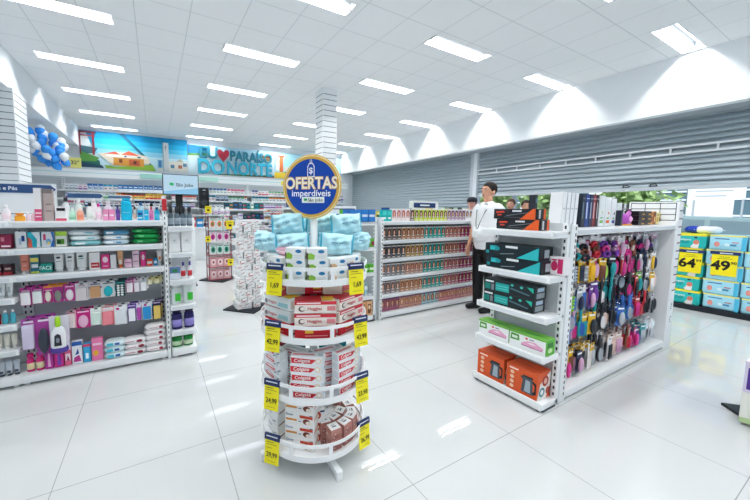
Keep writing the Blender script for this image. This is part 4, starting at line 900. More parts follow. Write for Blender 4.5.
b.text('imperdíveis', .052, (0,-.0345,-.038), U, V, M('f6f8fc',.4), .012, .0008, 1.0); part('lettering', b, sg)
b = MB(); b.box(-.055,-.0362,-.092,.082,-.0342,-.058,M('eef3f0',.4),.0008); b.text('São João', .026, (.028,-.0364,-.0755), U, V, M('2c4a48',.4), .012, .0006)
b.poly([(-.045,-.066),(-.022,-.066),(-.02,-.078),(-.038,-.082)], (0,-.0364,0), U, V, M('35a86a',.4), None, .0006); part('badge', b, sg)
part('clamp', MB().box(-.03,-.019,-.17,.03,.025,-.05,M('e6e9eb',.35),.003), sg)

# price tags on the rims
def price_tag(phi, z, txt, label, w=.088, h=.145, rad=None, tilt=.10):
    p, rz = pol(phi, rad or RS+.016)
    face = math.atan2(tv_.x, -tv_.y); t = link('price_tag', None, None, (p.x,p.y,z), (-tilt,0,face+(rz-face)*.55)); tag(t, label, 'price tag', 'yellow price tags on the round stand')
    part('clip', MB().box(-w/2-.004,-.004,-.024,w/2+.004,.008,.010,M('24325e',.4),.002).dec([('r',.1,.5,.9,.7,'dfe4ee')], (-w/2,-.004,-.02), (w,0,0), (0,0,.03)), t)
    b = MB(); b.box(-w/2,-.001,-h-.01,w/2,.001,-.018,M('f6e821',.45)); o_ = (-w/2,-.001,-h-.01); u_ = (w,0,0); v_ = (0,0,h-.008)
    b.dec([('r',.12,.86,.62,.885,'5a5a28'),('r',.12,.78,.85,.80,'8a8430'),('r',.12,.64,.5,.66,'8a8430'),('r',.2,.12,.8,.135,'8a8430'),('t',txt,.52,.38,.27,'2a2a1c',.82)], o_, u_, v_)
    part('card', b, t)
for phi, z, tx, lb in [(-38,1.165,'1,69','yellow 1,69 tag on the second tier, facing the cosmetics gondola'),(43,1.165,'1,69','yellow 1,69 tag on the second tier, facing the hair dye gondola'),
                       (-41,.86,'42,99','yellow 42,99 tag on the middle tier, facing the cosmetics gondola'),(52,.865,'43,99','yellow 43,99 tag on the middle tier, facing the hair dye gondola'),
                       (-43,.53,'24,99','yellow 24,99 tag on the fourth tier, facing the cosmetics gondola'),(57,.53,'23,98','yellow 23,98 tag on the fourth tier, turned towards the appliances'),
                       (-43,.218,'29,99','yellow 29,99 tag on the bottom tier, facing the cosmetics gondola'),(66,.218,'26,99','yellow 26,99 tag on the bottom tier, seen nearly edge-on')]:
    price_tag(phi, z, tx, lb)
def side_word(phi):
    return 'towards the aisle' if abs(phi) < 20 else 'towards the cosmetics gondola' if -110 < phi < 0 else 'towards the appliances' if 0 < phi < 110 else 'on the far side'
def phi_word(phi):
    c = ((phi+180) % 360)-180; a = abs(c); sd = 'cosmetics side' if c < 0 else 'appliances side'
    return 'aisle front' if a <= 9 else sd if a < 80 else 'far '+sd if a < 110 else 'rear '+sd
_pile = {}
def st_stack(tt, phi, rad, z, n, step, desc, tier, group, turn=0, jit=1.5):
    _pile[(desc,tier)] = q = _pile.get((desc,tier), 0)+1
    for i in range(n):
        p, rz = pol(phi+random.uniform(-jit,jit)*.5, rad)
        nm_ = ('single' if n == 1 else 'lowest' if i == 0 else 'topmost' if i == n-1 else od(i+1)+' up')
        place(tt, (p.x,p.y,z+i*step), rz+math.radians(turn+random.uniform(-jit,jit)), f"{desc}, {nm_} in its {od(q)} pile, {tier}, {phi_word(phi)}", group)
# bottom tier: soap cartons
z = .137
soap = T_box(.165,.10,.072,'f3f2f0',[('r',.52,.58,.97,.80,'c8452c'),('r',.04,.28,.42,.44,'d9924a'),('e',.76,.34,.13,.22,'7a3a2c'),('e',.83,.26,.10,.16,'efe3d6'),('t','Dove',.16,.76,.26,'2c4a86'),('r',.48,.30,.58,.36,'4a5a86'),('r',.86,.84,.97,.9,'32405f')],[('r',.1,.3,.9,.6,'e0c0a8')],[('r',.1,.2,.9,.4,'e6ddd8')],'soap_carton','carton')
st_stack(soap,-17,.205,z,4,.073,'white and brown soap carton','bottom tier','soap cartons on the bottom tier',0,1)
soap2 = T_box(.15,.09,.072,'eceeef',[('r',.1,.2,.9,.26,'c4c9cc'),('t','Dove',.3,.7,.24,'2c4a86'),('p',[(.5,.1),(.9,.5),(.9,.6),(.5,.2)],'9aa4aa')],[('p',[(.1,.2),(.9,.7),(.9,.8),(.1,.3)],'7a4a42')],[],'soap_carton','carton')
st_stack(soap2,-66,.215,z,3,.073,'pale soap carton','bottom tier','soap cartons on the bottom tier',6,2)
st_stack(soap2,-112,.20,z,3,.073,'pale soap carton','bottom tier','soap cartons on the bottom tier',0,2)
nar = T_box(.062,.075,.066,'f0eeec',[('e',.35,.45,.3,.34,'b5452f'),('e',.32,.4,.14,.18,'f0e0d0'),('r',.55,.7,.95,.85,'3a4a6a')],[('r',.2,.2,.8,.8,'d9d4d0')],[],'soap_carton','carton')
st_stack(nar,11,.155,z,3,.067,'narrow white soap carton','bottom tier','soap cartons on the bottom tier',0,1)
cub = T_box(.066,.062,.060,'b87f76',[('r',.1,.1,.9,.5,'a06a62'),('e',.25,.3,.06,.06,'f0dcd4'),('e',.4,.6,.06,.06,'f0dcd4')],[('r',.1,.1,.9,.6,'c9968c'),('e',.3,.4,.08,.08,'f0dcd4')],[('r',.04,.04,.96,.96,'f4f3f2'),('r',.3,.35,.7,.5,'6a6e74'),('r',.3,.6,.6,.68,'8a8e94')],'small_carton','carton')
for i, ph in enumerate((28,44,60,76)): st_stack(cub,ph,.252,z,1 if i > 2 else 2,.061,'small rose-sided carton','bottom tier',f'small cartons on the bottom tier',0,2)
for i, ph in enumerate((22,42,64)): st_stack(cub,ph,.178,z,2,.061,'inner small rose-sided carton','bottom tier','small cartons on the bottom tier',0,2)
for ph in (92,112,135): st_stack(cub,ph,.24,z,1,.061,'single small rose-sided carton','bottom tier','small cartons on the bottom tier',0,2)
gr_ = T_box(.13,.09,.12,'c9ced2',[('r',.1,.2,.9,.7,'aeb6bc')],(),(),'carton','carton')
for ph in (165,200,225): st_stack(gr_,ph,.19,z,1,.1,'grey carton','bottom tier','grey cartons on the bottom tier')
# fourth tier: toothpaste
z = .457
tooth = T_box(.178,.05,.046,'eef0f2',[('p',[(.02,.22),(.62,.15),(.76,.62),(.02,.86)],'cf2f38'),('t','Colgate',.34,.50,.56,'f7f3f3',1.05),('e',.82,.5,.09,.34,'e9d9c0'),('e',.82,.5,.05,.2,'f4f4f2'),('r',.93,.0,1,1,'d9dee2')],[('r',.1,.1,.9,.9,'dfe3e8')],[('p',[(.05,.3),(.7,.3),(.7,.6),(.05,.7)],'d98a90'),('r',.8,.2,.95,.8,'c0c8d0')],'toothpaste_carton','carton')
tooth2 = T_box(.165,.05,.046,'e6eaec',[('e',.35,.55,.3,.34,'d98088'),('e',.35,.55,.24,.24,'eef0f2'),('r',.1,.45,.6,.6,'c9404a'),('p',[(.6,.1),(.98,.8),(.98,.95),(.6,.25)],'5a6a78'),('e',.8,.4,.1,.25,'c8d4d8')],[],[('r',.1,.3,.9,.5,'c0c8d0')],'toothpaste_carton','carton')
for ph, rd_, tt, n in ((-6,.262,tooth,5),(44,.262,tooth,5),(-52,.262,tooth2,5),(90,.262,tooth,3),(-98,.262,tooth2,3)):
    st_stack(tt,ph,rd_,z,n,.0465,'red and white toothpaste carton' if tt is tooth else 'silver toothpaste carton','fourth tier','toothpaste cartons on the fourth tier',0,2)
st_stack(tooth,22,.20,z,5,.0465,'inner toothpaste carton','fourth tier','toothpaste cartons on the fourth tier',8,2)
st_stack(tooth2,-28,.20,z,5,.0465,'inner silver toothpaste carton','fourth tier','toothpaste cartons on the fourth tier',-6,2)
teal_c = T_box(.05,.05,.21,'14808c',[('r',.1,.2,.9,.5,'2fa9b0')],(),[],'carton','carton')
for ph in (118,140,160,180,205): st_stack(teal_c,ph,.20,z,1,.1,'upright teal carton','fourth tier','upright teal cartons')
maroon = T_box(.06,.05,.2,'8f2038',[('r',.1,.2,.9,.5,'c24a5c')],(),[],'carton','carton')
for ph in (225,245): st_stack(maroon,ph,.20,z,1,.1,'upright maroon carton','fourth tier','upright maroon cartons')
# middle tier: baby wipes
z = .782
wip = [('r',0,.05,1,.95,'f3ebe2'),('r',0,.72,1,1.0,'d0303c'),('r',.05,.80,.62,.90,'f4e6e6'),('e',.17,.40,.08,.22,'6a5a58'),('e',.19,.42,.06,.15,'f3ebe2'),('t','Huggies',.48,.42,.36,'c23a44',1.0),('r',.78,.25,.98,.60,'e08a8e')]
w1 = lambda c, d_: T_box(.215,.11,.066,c,d_,[('r',.1,.2,.9,.8,'e0d4cc')],[('r',0,0,.65,1,'cf3440'),('r',.66,.1,.95,.8,'f3c832')],'wipes_pack','wipes pack')
cream = w1('f1e8de', wip); red = w1('c9202f',[('r',.25,.45,.45,.7,'e9b83c'),('r',.25,.2,.8,.3,'e88a90')])
blue = w1('e6eeee',[('r',.0,.78,1,1,'dfe6e6'),('t','Huggies',.35,.45,.34,'c86a74',1),('p',[(.55,.2),(.95,.25),(.95,.6),(.6,.55)],'9fd0d8'),('e',.1,.4,.06,.2,'8a8a90')])
def mixed(stack_, phi, rad, turn=0):
    for i, (tt, dn) in enumerate(stack_):
        p, rz = pol(phi, rad)
        place(tt, (p.x,p.y,z+i*.067), rz+math.radians(turn+random.uniform(-2,2)), f"{dn} wipes pack, {('lowest','second up','third up','topmost')[i]} on the middle tier, {phi_word(phi)}", 'wipes packs on the middle tier')
mixed([(red,'red'),(cream,'cream'),(cream,'cream and red')],2,.225)
mixed([(red,'red'),(blue,'pale blue'),(blue,'pale blue and red')],-50,.215,4)
mixed([(red,'red'),(cream,'creamy'),(cream,'cream-fronted')],52,.215,-4)
mixed([(red,'red'),(cream,'cream'),(red,'plain red')],100,.20)
mixed([(red,'red'),(cream,'cream'),(red,'plain red')],-100,.20)
mixed([(red,'red'),(red,'second red'),(cream,'cream'),(red,'red topping')],160,.17)
mixed([(cream,'cream'),(red,'red'),(cream,'second cream')],215,.17)
for i, (ph, rd_, zz, tr, dn) in enumerate([(-20,.10,.985,25,'silvery wipes pack slanting by the pole'),(25,.11,.985,-20,'red wipes pack lying askew beside the pole'),(60,.12,.985,30,'striped wipes pack lying over the appliances-side pile'),(-60,.12,.985,-25,'pale wipes pack lying over the cosmetics-side pile')]):
    p, rz = pol(ph, rd_)
    place([red,red,cream,blue][i], (p.x,p.y,zz-.0), rz+math.radians(tr), dn, 'loose wipes packs above the middle tier')
# second tier: white cartons with blue oval
z = 1.085
def wc(pic, pc): return T_box(.105,.075,.056,'f2f5f5',[('e',.70,.72,.16,.16,'2f7fb4'),('r',.0,.0,.06,.6,pc),('p',[(.06,.0),(.36,.0),(.40,.4),(.2,.6),(.06,.5)],pic),('r',.48,.3,.9,.34,'c4ccd0'),('r',.48,.15,.8,.19,'d4dadc')],[('p',[(.1,.1),(.8,.1),(.7,.7)],pic)],[('r',.1,.2,.5,.5,'dfe6e8')],'white_carton','carton')
kinds = [wc('8fc24a','6a3a4a'), wc('e0b88a','5a4a38'), wc('c0c8cc','7a6a74'), wc('a8d8a0','2c5a4a')]
for j, ph in enumerate((-76,-47,-21,4,29,55,82,110,-104)):
    st_stack(kinds[(0,2,0,0,1,1,2,3,1)[j]],ph,.238,z,3 if ph in (-21,4) else 2,.0565,'white carton with blue oval','second tier','white cartons on the second tier',0,2)
for ph in (140,170,200,230): st_stack(kinds[ph//10 % 4],ph,.225,z,2,.0565,'white carton with blue oval','second tier','white cartons on the second tier')
place(T_bag(.16,.09,.05,'f0b8cc',[('r',.1,.3,.9,.6,'f7dfe8')]), (*pol(-48,.19)[0],1.20), pol(-48,.19)[1], 'soft pink pack lying behind the white cartons', 'soft packs on the stand')
# top: pale blue soft bags
bg = [('r',.1,.62,.42,.74,'5b8fae'),('r',.5,.64,.58,.74,'5b8fae'),('r',.62,.64,.7,.74,'5b8fae')]
bags = [T_pillow(.185,.115,.118,'bdebf5',bg,seed=q) for q in range(4)]
for l_, f_, zz, tr, dn in [(-.275,-.03,1.20,-24,'low pale blue cotton bag furthest towards the cosmetics gondola'),(-.115,.10,1.20,-6,'low pale blue cotton bag beside the pole, cosmetics side'),(.125,.09,1.20,8,'low pale blue cotton bag beside the pole, appliances side'),
        (.265,-.06,1.20,35,'low pale blue cotton bag hanging over towards the hair dye'),(.11,-.19,1.20,160,'low pale blue cotton bag behind the pole, dye side'),(-.13,-.20,1.20,190,'low pale blue cotton bag behind the pole, cosmetics side'),
        (-.150,.0,1.31,-6,'upper pale blue cotton bag on the cosmetics side of the pole'),(.045,-.085,1.31,3,'upper pale blue cotton bag straight behind the pole'),(.195,.0,1.31,14,'upper pale blue cotton bag on the appliances side of the pole'),(-.11,-.19,1.31,180,'upper pale blue cotton bag behind, cosmetics side')]:
    p = Vector((CX_,CY_)) + tv_*f_ + rv_*l_; rz = math.atan2(tv_.x, -tv_.y) + math.radians(tr); place(bags[len(dn) % 4], (p.x,p.y,zz), rz, dn, 'pale blue cotton bags', ry=random.uniform(-.10,.10))

# ================================================================== FLOOR DISPLAYS in the aisle
def dark_base(name, label, x, y, s, h=.018, rz=PI/4):
    b = MB(); b.box(-s/2,-s/2,0,s/2,s/2,h,M('20272e',.45),.004)
    o = link(name, b.mesh(name), None, (x,y,0), (0,0,rz)); tag(o, label, 'display base')
dark_base('display_base','flat dark base under the white toilet tissue tower',1.16,4.62,.50)
pss = [T_box(.105,.12,.09,'f4f4f3',[('r',.1,.62,.7,.68,'c9404a'),('r',.1,.45,.5,.5,'3a3a44'),('p',[(.5,.1),(.95,.3),(.95,.38),(.5,.18)],'8a4a4a')],[('r',.1,.6,.9,.64,'c9404a')],(),'white_carton','carton'),
       T_box(.105,.12,.09,'f0f2f2',[('p',[(.1,.5),(.6,.8),(.6,.88),(.1,.58)],'b5505a'),('r',.5,.2,.9,.27,'39485a'),('r',.1,.15,.3,.2,'6a7078')],[('r',.2,.3,.7,.35,'3a3a44')],(),'white_carton','carton'),
       T_box(.105,.12,.09,'f6f5f4',[('r',.3,.75,.9,.8,'3a3a44'),('p',[(.1,.15),(.5,.1),(.9,.3),(.9,.36),(.1,.2)],'c0606a'),('e',.25,.5,.1,.12,'a87a5a')],[('p',[(.3,.1),(.9,.5),(.9,.55),(.3,.15)],'a85a5a')],(),'white_carton','carton')]
for k in range(14):
    for i in range(3):
        for j in range(2):
            place(pss[(k*2+i+j) % 3], (1.055+i*.115+(.02 if k % 2 else -.02), 4.56+j*.13+random.uniform(-.015,.015), .02+k*.0915), random.uniform(-.22,.22), f"white red-lined carton, {od(i+1)} across, {('front','back')[j]} file, {od(k+1)} layer up the tower", 'cartons of the white tower')

dark_base('display_base','flat dark base under the pink and white jar tower',1.13,6.80,.56)
frame_ = thing('jar_tower', 'square tower display with dark red edges behind the white tower', 'display tower', (1.13,6.80,.02))
b = MB()
for sx in (-1,1):
    for sy in (-1,1): b.box(sx*.215-.008,sy*.17-.008,0,sx*.215+.008,sy*.17+.008,1.34,M('8a3a44',.4))
part('frame', b, frame_)
for zz in (0,.25,.5,.76,1.02,1.30): part('shelf', MB().box(-.225,-.18,zz,.225,.18,zz+.015,M('9c4a54' if zz < .6 else 'dfe8e4',.4)), frame_)
lev = [('e8b8bc','f4e4e4','b5606a'),('e9b4b8','f6e6e6','a8505a'),('dff0ea','1f9c80','2c5a4a'),('f0e2ea','c9338c','8a2a6a'),('eef2f0','e87a3c','5a8a5a')]
for k, zz in enumerate((0,.25,.5,.76,1.02)):
    for i in range(3):
        h = .2; c, a_, e_ = lev[k]
        place(T_box(.118,.12,h,c,[('e',.5,.5,.34,.3,a_),('e',.5,.5,.18,.16,e_),('r',.1,.86,.9,.93,e_)],[],(),'patterned_carton','carton'), (1.13-.13+i*.13,6.71,.02+zz+.015), 0, f"patterned carton, {od(i+1)} across on the {od(k+1)} level of the jar tower", 'cartons in the jar tower')
for i in range(4): place(T_bottle(.045,.16,'e6eaea','dfe4e4','cdb6d0',sy=.9,neck=.7,capr=.8,name='jar',cat='jar'), (.96+i*.115,6.72,1.335), 0, f"pale jar, {od(i+1)} across the jar tower top", 'jars on the tower top')
def small_tag(x, y, z, s, label, txt=''):
    b = MB(); b.box(-s/2,-.004,0,s/2,0,s*1.15,M('f6e12a',.45)); b.dec([('r',.2,.7,.8,.78,'8a7a20'),('r',.3,.3,.7,.55,'3a3010')], (-s/2,-.004,0), (s,0,0), (0,0,s*1.15))
    tag(link('price_tag', b.mesh(), None, (x,y,z)), label, 'price tag')
small_tag(.92,6.612,1.37,.12,'yellow price card at the top of the jar tower'); small_tag(1.33,6.612,1.05,.15,'yellow price card beside the upper jar tower level')
small_tag(1.33,6.612,.30,.12,'yellow price card low beside the jar tower'); small_tag(.90,6.612,.80,.10,'small yellow price card halfway up the jar tower')
# fair-sized crates of packs between, fuller background
t = thing('service_counter', 'white service counter at the back beyond the towers', 'counter', (-4.2,9.5,0))
part('body', MB().box(0,.03,0,5.45,.55,.90,M('edf1f3',.4),.004), t); part('counter_top', MB().box(-.02,0,.90,5.48,.6,.94,W(),.006), t)
for i in range(8):
    c = ['2f8fd0','d63a3c','2f7fc0','3a9ad0','e8d83a','f0f2f4','c9403c','2f8fd0'][i]
    place(T_box(.16,.14,.22+.05*(i % 3),c,[('r',.1,.4,.9,.7,'f0f4f6')]), (1.10-.19*i,9.62,.943), 0, f"{['sky blue','red','blue','cyan','yellow','white','dull red','azure'][i]} carton on the service counter", 'cartons on the service counter')
# floor gondolas between the towers and the medicine shelves
def back_gondola(x0, x1, y, label, rows_, cols_, gname, zt=1.5):
    zs_ = [zt*(k+1)/rows_ for k in range(rows_)]
    unit('low_gondola', label, x1-x0, .3, zs_, zt+.02, (x0,y,0), panel='b9c1c7')
    lv = [.087]+[q+.004 for q in zs_]
    for k, z_ in enumerate(lv):
        if z_ < .3: continue
        n = 0; x = x0+.06
        while x < x1-.12:
            n += 1; w_ = random.choice((.08,.1,.12)); c = random.choice(cols_); c2 = random.choice(acc)
            place(T_box(w_,.1,random.choice((.13,.17,.19)),c,[('r',.1,.5,.9,.7,c2),('r',0,0,1,.15,c2)]), (x+w_/2,y+.13,z_), 0, f"carton, {od(n)} along the {od(len(lv)-k)} level of the {gname}", f'cartons on the {gname}')
            x += w_+.02
back_gondola(1.55,2.75,8.6,'white gondola of mixed care goods behind the cotton bags',5,['1d6a72','2a8f98','e8eef0','3a4650','f0e2e6','1f5560'],'mixed care gondola',1.45)
back_gondola(2.85,4.3,7.4,'white gondola with yellow and white goods near the slim column',5,['e6d84a','3a4650','f0f2f4','5aa06a','c9d2d8','2c4f86'],'slim column gondola',1.5)

# hanging screen on black post
t = thing('monitor', 'flat monitor with pale blue São João picture on a black post', 'monitor', (.445,6.5,0))
part('post', MB().box(-.10,.03,.02,.02,.09,1.75,M('14171a',.4),.004), t); part('foot', MB().box(-.3,-.15,0,.22,.3,.02,M('14171a',.4),.004), t)
b = MB(); b.box(-.31,0,1.705,.30,.035,2.08,M('3a4650',.35),.004); part('housing', b, t)
b = MB(); b.box(-.295,-.003,1.72,.285,.001,2.065,M('c3dcec',.2,0,.12)); b.dec([('p',[(0,0),(1,0),(1,.35),(0,.12)],M('8fc4e2',.2,0,.12)),('p',[(.17,.46),(.27,.42),(.30,.52),(.25,.60),(.18,.58)],M('35b06a',.2,0,.1))], (-.295,-.003,1.72), (.58,0,0), (0,0,.345))
b.text('São João', .085, (.055,-.0045,1.885), (1,0,0), (0,0,1), M('31525c',.4), .012, .001); part('screen', b, t)
t = thing('loudspeaker', 'black upright loudspeaker on a thin stand above the counter', 'loudspeaker', (1.27,9.95,.94))
part('stand', MB().tube([(0,0,0),(0,0,.12)],.015,M('1a1c1f',.4)), t); part('stand_foot', MB().lathe([(.12,0),(.12,.015),(.02,.03)],M('1a1c1f',.4),16), t)
part('cabinet', MB().box(-.13,-.12,.52,.13,.12,1.12,M('1c2024',.5),.012), t)
for zc, r in ((.70,.09),(.95,.045)): part('cone', MB().poly([(r*math.cos(a*PI/9), r*math.sin(a*PI/9)) for a in range(18)], (0,-.121,zc), (1,0,0), (0,0,1), M('3a4046',.5), None, .001), t)
part('badge', MB().box(-.04,-.123,1.04,.04,-.1205,1.06,M('dfe4e8',.4)), t)

# balloons
bal = []
rb = random.Random(5)
pts_b = []
for q in range(11):
    a = q/10; cx = -2.16+a*.50; cz = 3.04-a*.64
    pts_b += [(cx-.07, cz-.05), (cx+.06, cz+.06)] + ([(cx-.16, cz-.17)] if q < 8 else [])
pts_b += [(-1.86,2.93),(-1.76,2.88),(-1.70,2.76),(-1.66,2.64),(-1.80,2.80),(-2.62,3.02),(-2.7,2.9),(-2.6,2.8),(-2.72,2.68)]
for i, (x, z_) in enumerate(pts_b):
    blue_ = (i*7 % 5) in (0,1,3)
    c = '3f9cf2' if blue_ else 'eef2f6'
    b = MB(); b.lathe([(.004,-.012),(.012,-.02),(.004,0),(.05,.03),(.09,.08),(.108,.14),(.10,.19),(.07,.23),(.03,.25),(.002,.256)], M(c,.22), 18)
    o = link('balloon', b.mesh(), None, (x,8.8+(i % 3-1)*.11,z_-.10), (rb.uniform(-.5,.5),rb.uniform(-.8,.8),0)); o.scale = (.76,)*3
    tag(o, f"{'bright blue' if blue_ else 'white'} balloon, {od(i+1)} counting from the top of the garland", 'balloon', 'blue and white balloon garland')

# ================================================================== DIAPER STACKS by the shop front
struct('trim_3', MB().box(7.03,.1,0,7.42,1.77,.075,M('1c2229',.5)))
dpA = T_box(.315,.32,.212,'2fc2be',[('r',0,.84,1,1,'f0e23c'),('p',[(.05,.3),(.45,.3),(.5,.55),(.05,.6)],'1fa5a2'),('t','Pampers',.32,.58,.2,'f0fbfb',.9),('p',[(.58,.0),(.78,.0),(.80,.5),(.66,.42),(.52,.1)],'f0ece8'),('e',.70,.42,.10,.16,'d9806a'),('r',.62,.70,.72,.80,'2a3038'),('r',.80,0,1,.84,'22b0ac')],[('r',0,.84,1,1,'f0e23c')],[('r',0,0,1,1,'eef02c')],'diaper_pack','diaper pack')
dpB = T_box(.335,.32,.212,'a6dff0',[('r',0,.90,1,1,'f2ec8c'),('r',.15,.72,.55,.78,'2c5c9c'),('e',.22,.38,.08,.18,'e8968c'),('r',.42,.30,.75,.42,'4f8fb8'),('e',.5,.36,.08,.1,'d9f2f8'),('r',.62,.5,.8,.56,'c9606a'),('r',.88,0,1,.9,'4fb9dc')],[('r',.3,.2,.7,.7,'5fc4e2')],[('r',0,0,1,1,'b9e8f4')],'diaper_pack','diaper pack')
for ci, (yc, tt, dn, n) in enumerate([(1.59,dpA,'turquoise diaper pack with yellow top edge',5),(1.235,dpB,'pale blue diaper pack in the middle stack',5),(.885,dpB,'pale blue diaper pack in the stack past the middle',5),(.535,dpA,'turquoise diaper pack in the outermost stack',5)]):
    for k in range(n):
        o = place(tt, (7.24,yc+(.01 if k % 2 else -.01),  .076+k*.214), -PI/2+.02*((k*3) % 3-1), f"{dn}, {od(k+1)} from the floor", 'diaper packs by the shop front')
def big_tag(y, z, num, cents, label, w=.235, h=.30):
    t = thing('price_sign', label, 'price sign', (7.055,y,z), -PI/2)
    part('header', MB().box(-w/2-.02,-.008,h,w/2+.02,.006,h+.045,M('26386e',.4),.003).dec([('r',.3,.3,.8,.6,'e6eaf2')], (-w/2,-.008,h), (w,0,0), (0,0,.045)), t)
    b = MB(); b.box(-w/2,-.003,0,w/2,0,h,M('f7e51e',.45)); b.text(num, .185, (-.03,-.0032,h*.46), (1,0,0), (0,0,1), M('15161a',.4), .035, .001, .95)
    b.text(cents, .055, (w*.36,-.0032,h*.62), (1,0,0), (0,0,1), M('15161a',.4), .02, .001)
    b.dec([('r',.3,.88,.7,.9,'7a7420'),('r',.2,.80,.8,.82,'7a7420')], (-w/2,-.003,0), (w,0,0), (0,0,h)); part('card', b, t)
big_tag(1.555,.56,'64','99','yellow price sign reading 64 on the turquoise diaper stack'); big_tag(1.23,.57,'49','90','yellow price sign reading 49 on the pale blue diaper stack')
for i, (y, c, r_) in enumerate([(1.60,'2340b0',.07),(1.50,'f3f5f8',.06),(1.42,'f0f2f6',.05)]):
    o = link('soft_pack', T_bag(.2,.16,.11,c,(),'soft_pack','pack',.8)['mesh'], None, (7.3,y,1.148), (0,0,-PI/2+i*.3)); tag(o, ['royal blue bundle on the turquoise diaper stack','white bundle between the diaper stacks','small white bundle behind the diaper stacks'][i], 'bundle')

# near corner display with purple goods
dark_base('display_base','flat dark base of the purple carton display in the near corner',3.74,.26,.46,.02,.80)
pc_ = T_box(.20,.15,.215,'eceee6',[('r',.0,.35,.35,.95,'5b3a96'),('p',[(.4,.1),(1,.1),(1,.5),(.6,.4)],'a8c890'),('r',.4,.7,.9,.8,'b9a8d0')],[('r',.3,.25,.75,.85,'6a4aa6'),('p',[(0,0),(1,0),(1,.3),(0,.15)],'b8cf9c')],(),'purple_carton','carton')
pd_ = T_box(.20,.15,.215,'d9d2e8',[('r',.0,.0,1,.8,'5b3a96'),('r',.2,.3,.8,.5,'e6e0f2')],[('r',.1,.1,.9,.8,'4f3390')],(),'purple_carton','carton')
for k in range(2):
    for i in range(2):
        for j in range(2): place(pc_ if k % 2 == 0 else pd_, (3.60+i*.205,.39-j*.16,.021+k*.217), 0, f"{'white' if k%2==0 else 'purple'} carton, {od(k+1)} layer, {('near','far')[i]} file, {('first','second')[j]} from the diapers", 'cartons of the near corner display')

# ================================================================== STREET beyond the raised shutter
struct('ground', MB().box(-14,-22,-.12,34,14,-.10,M('9a9ea0',.8)))
for y in (-1.6,1.13,3.6): pass
b = MB()
for y in (-2.6,1.11,4.8): b.box(7.86,y-.04,0,7.94,y+.04,2.3,M('cfd8de',.35))
b.box(7.86,-5,2.3,7.94,5.5,2.4,M('cfd8de',.35)); struct('window_1', b)
t = thing('street_banner', 'white printed banner across the street above the parked car', 'banner', (12.0,1.90,1.78))
b = MB(); b.box(0,0,0,.04,.85,.42,M('f4f6f8',.5)); 
for i in range(3): b.poly([(0,0),(.7-.1*i,0),(.7-.1*i,.03),(0,.03)], (-.0005,.78,.32-i*.12), (0,-1,0), (0,0,1), M('b9c0c6',.5), None, .002)
part('sheet', b, t)
for y in (.03,.80): part('pole', MB().tube([(.02,y,-1.8),(.02,y,.02)],.02,M('9aa4aa',.4)), t)
def tree(x, y, h, r, label, seed):
    t = thing('street_tree', label, 'tree', (x,y,-.02), 0, 'trees across the street'); rr = random.Random(seed)
    part('trunk', MB().tube([(0,0,0),(.05,.05,h*.35),(0,-.05,h*.6)],[.13,.10,.07],M('6a5846',.8)), t)
    b = MB(); m1 = M('8aa86a',.8); m2 = M('a9c485',.8)
    for i in range(900):
        u_, v_, w_ = rr.gauss(0,.45), rr.gauss(0,.45), rr.gauss(0,.33); c = Vector((u_*r, v_*r, h*.68+w_*r)); s_ = .09+.08*rr.random()
        a_ = Vector((rr.gauss(0,1),rr.gauss(0,1),rr.gauss(0,1))).normalized()*s_; e_ = a_.cross(Vector((rr.gauss(0,1),rr.gauss(0,1),rr.gauss(0,1)))).normalized()*s_*.5
        b.add([c-a_, c+e_, c+a_, c-e_], [(0,1,2,3)], m1 if rr.random() < .5 else m2)
    part('foliage', b, t)
tree(13.2,6.6,2.8,1.0,'leafy street tree seen past the tall white cartons',2); tree(14.4,4.7,2.75,1.0,'leafy street tree above the striped cartons',4)
tree(13.5,9.2,3.0,1.1,'leafy street tree further along the street',6)
struct('ground_pavement', MB().box(11.3,-14,-.02,30,14,.06,M('b5b8b8',.8)))
t = thing('street_building', 'dark-windowed low building across the street', 'building', (17.0,-9,0))
part('walls', MB().box(0,0,0,5,26,4.2,M('e2e4e0',.8)), t)
for i in range(8):
    w_ = part('window', MB().box(-.05,1+i*3,1.0,0,2.9+i*3,2.5,M('5d7884',.25)), t)
    b = MB()
    for q in (1.35,1.9,2.2): b.box(-.08,1+i*3,q,-.05,2.9+i*3,q+.06,M('dfe6ea',.5))
    part('frame', b, w_)
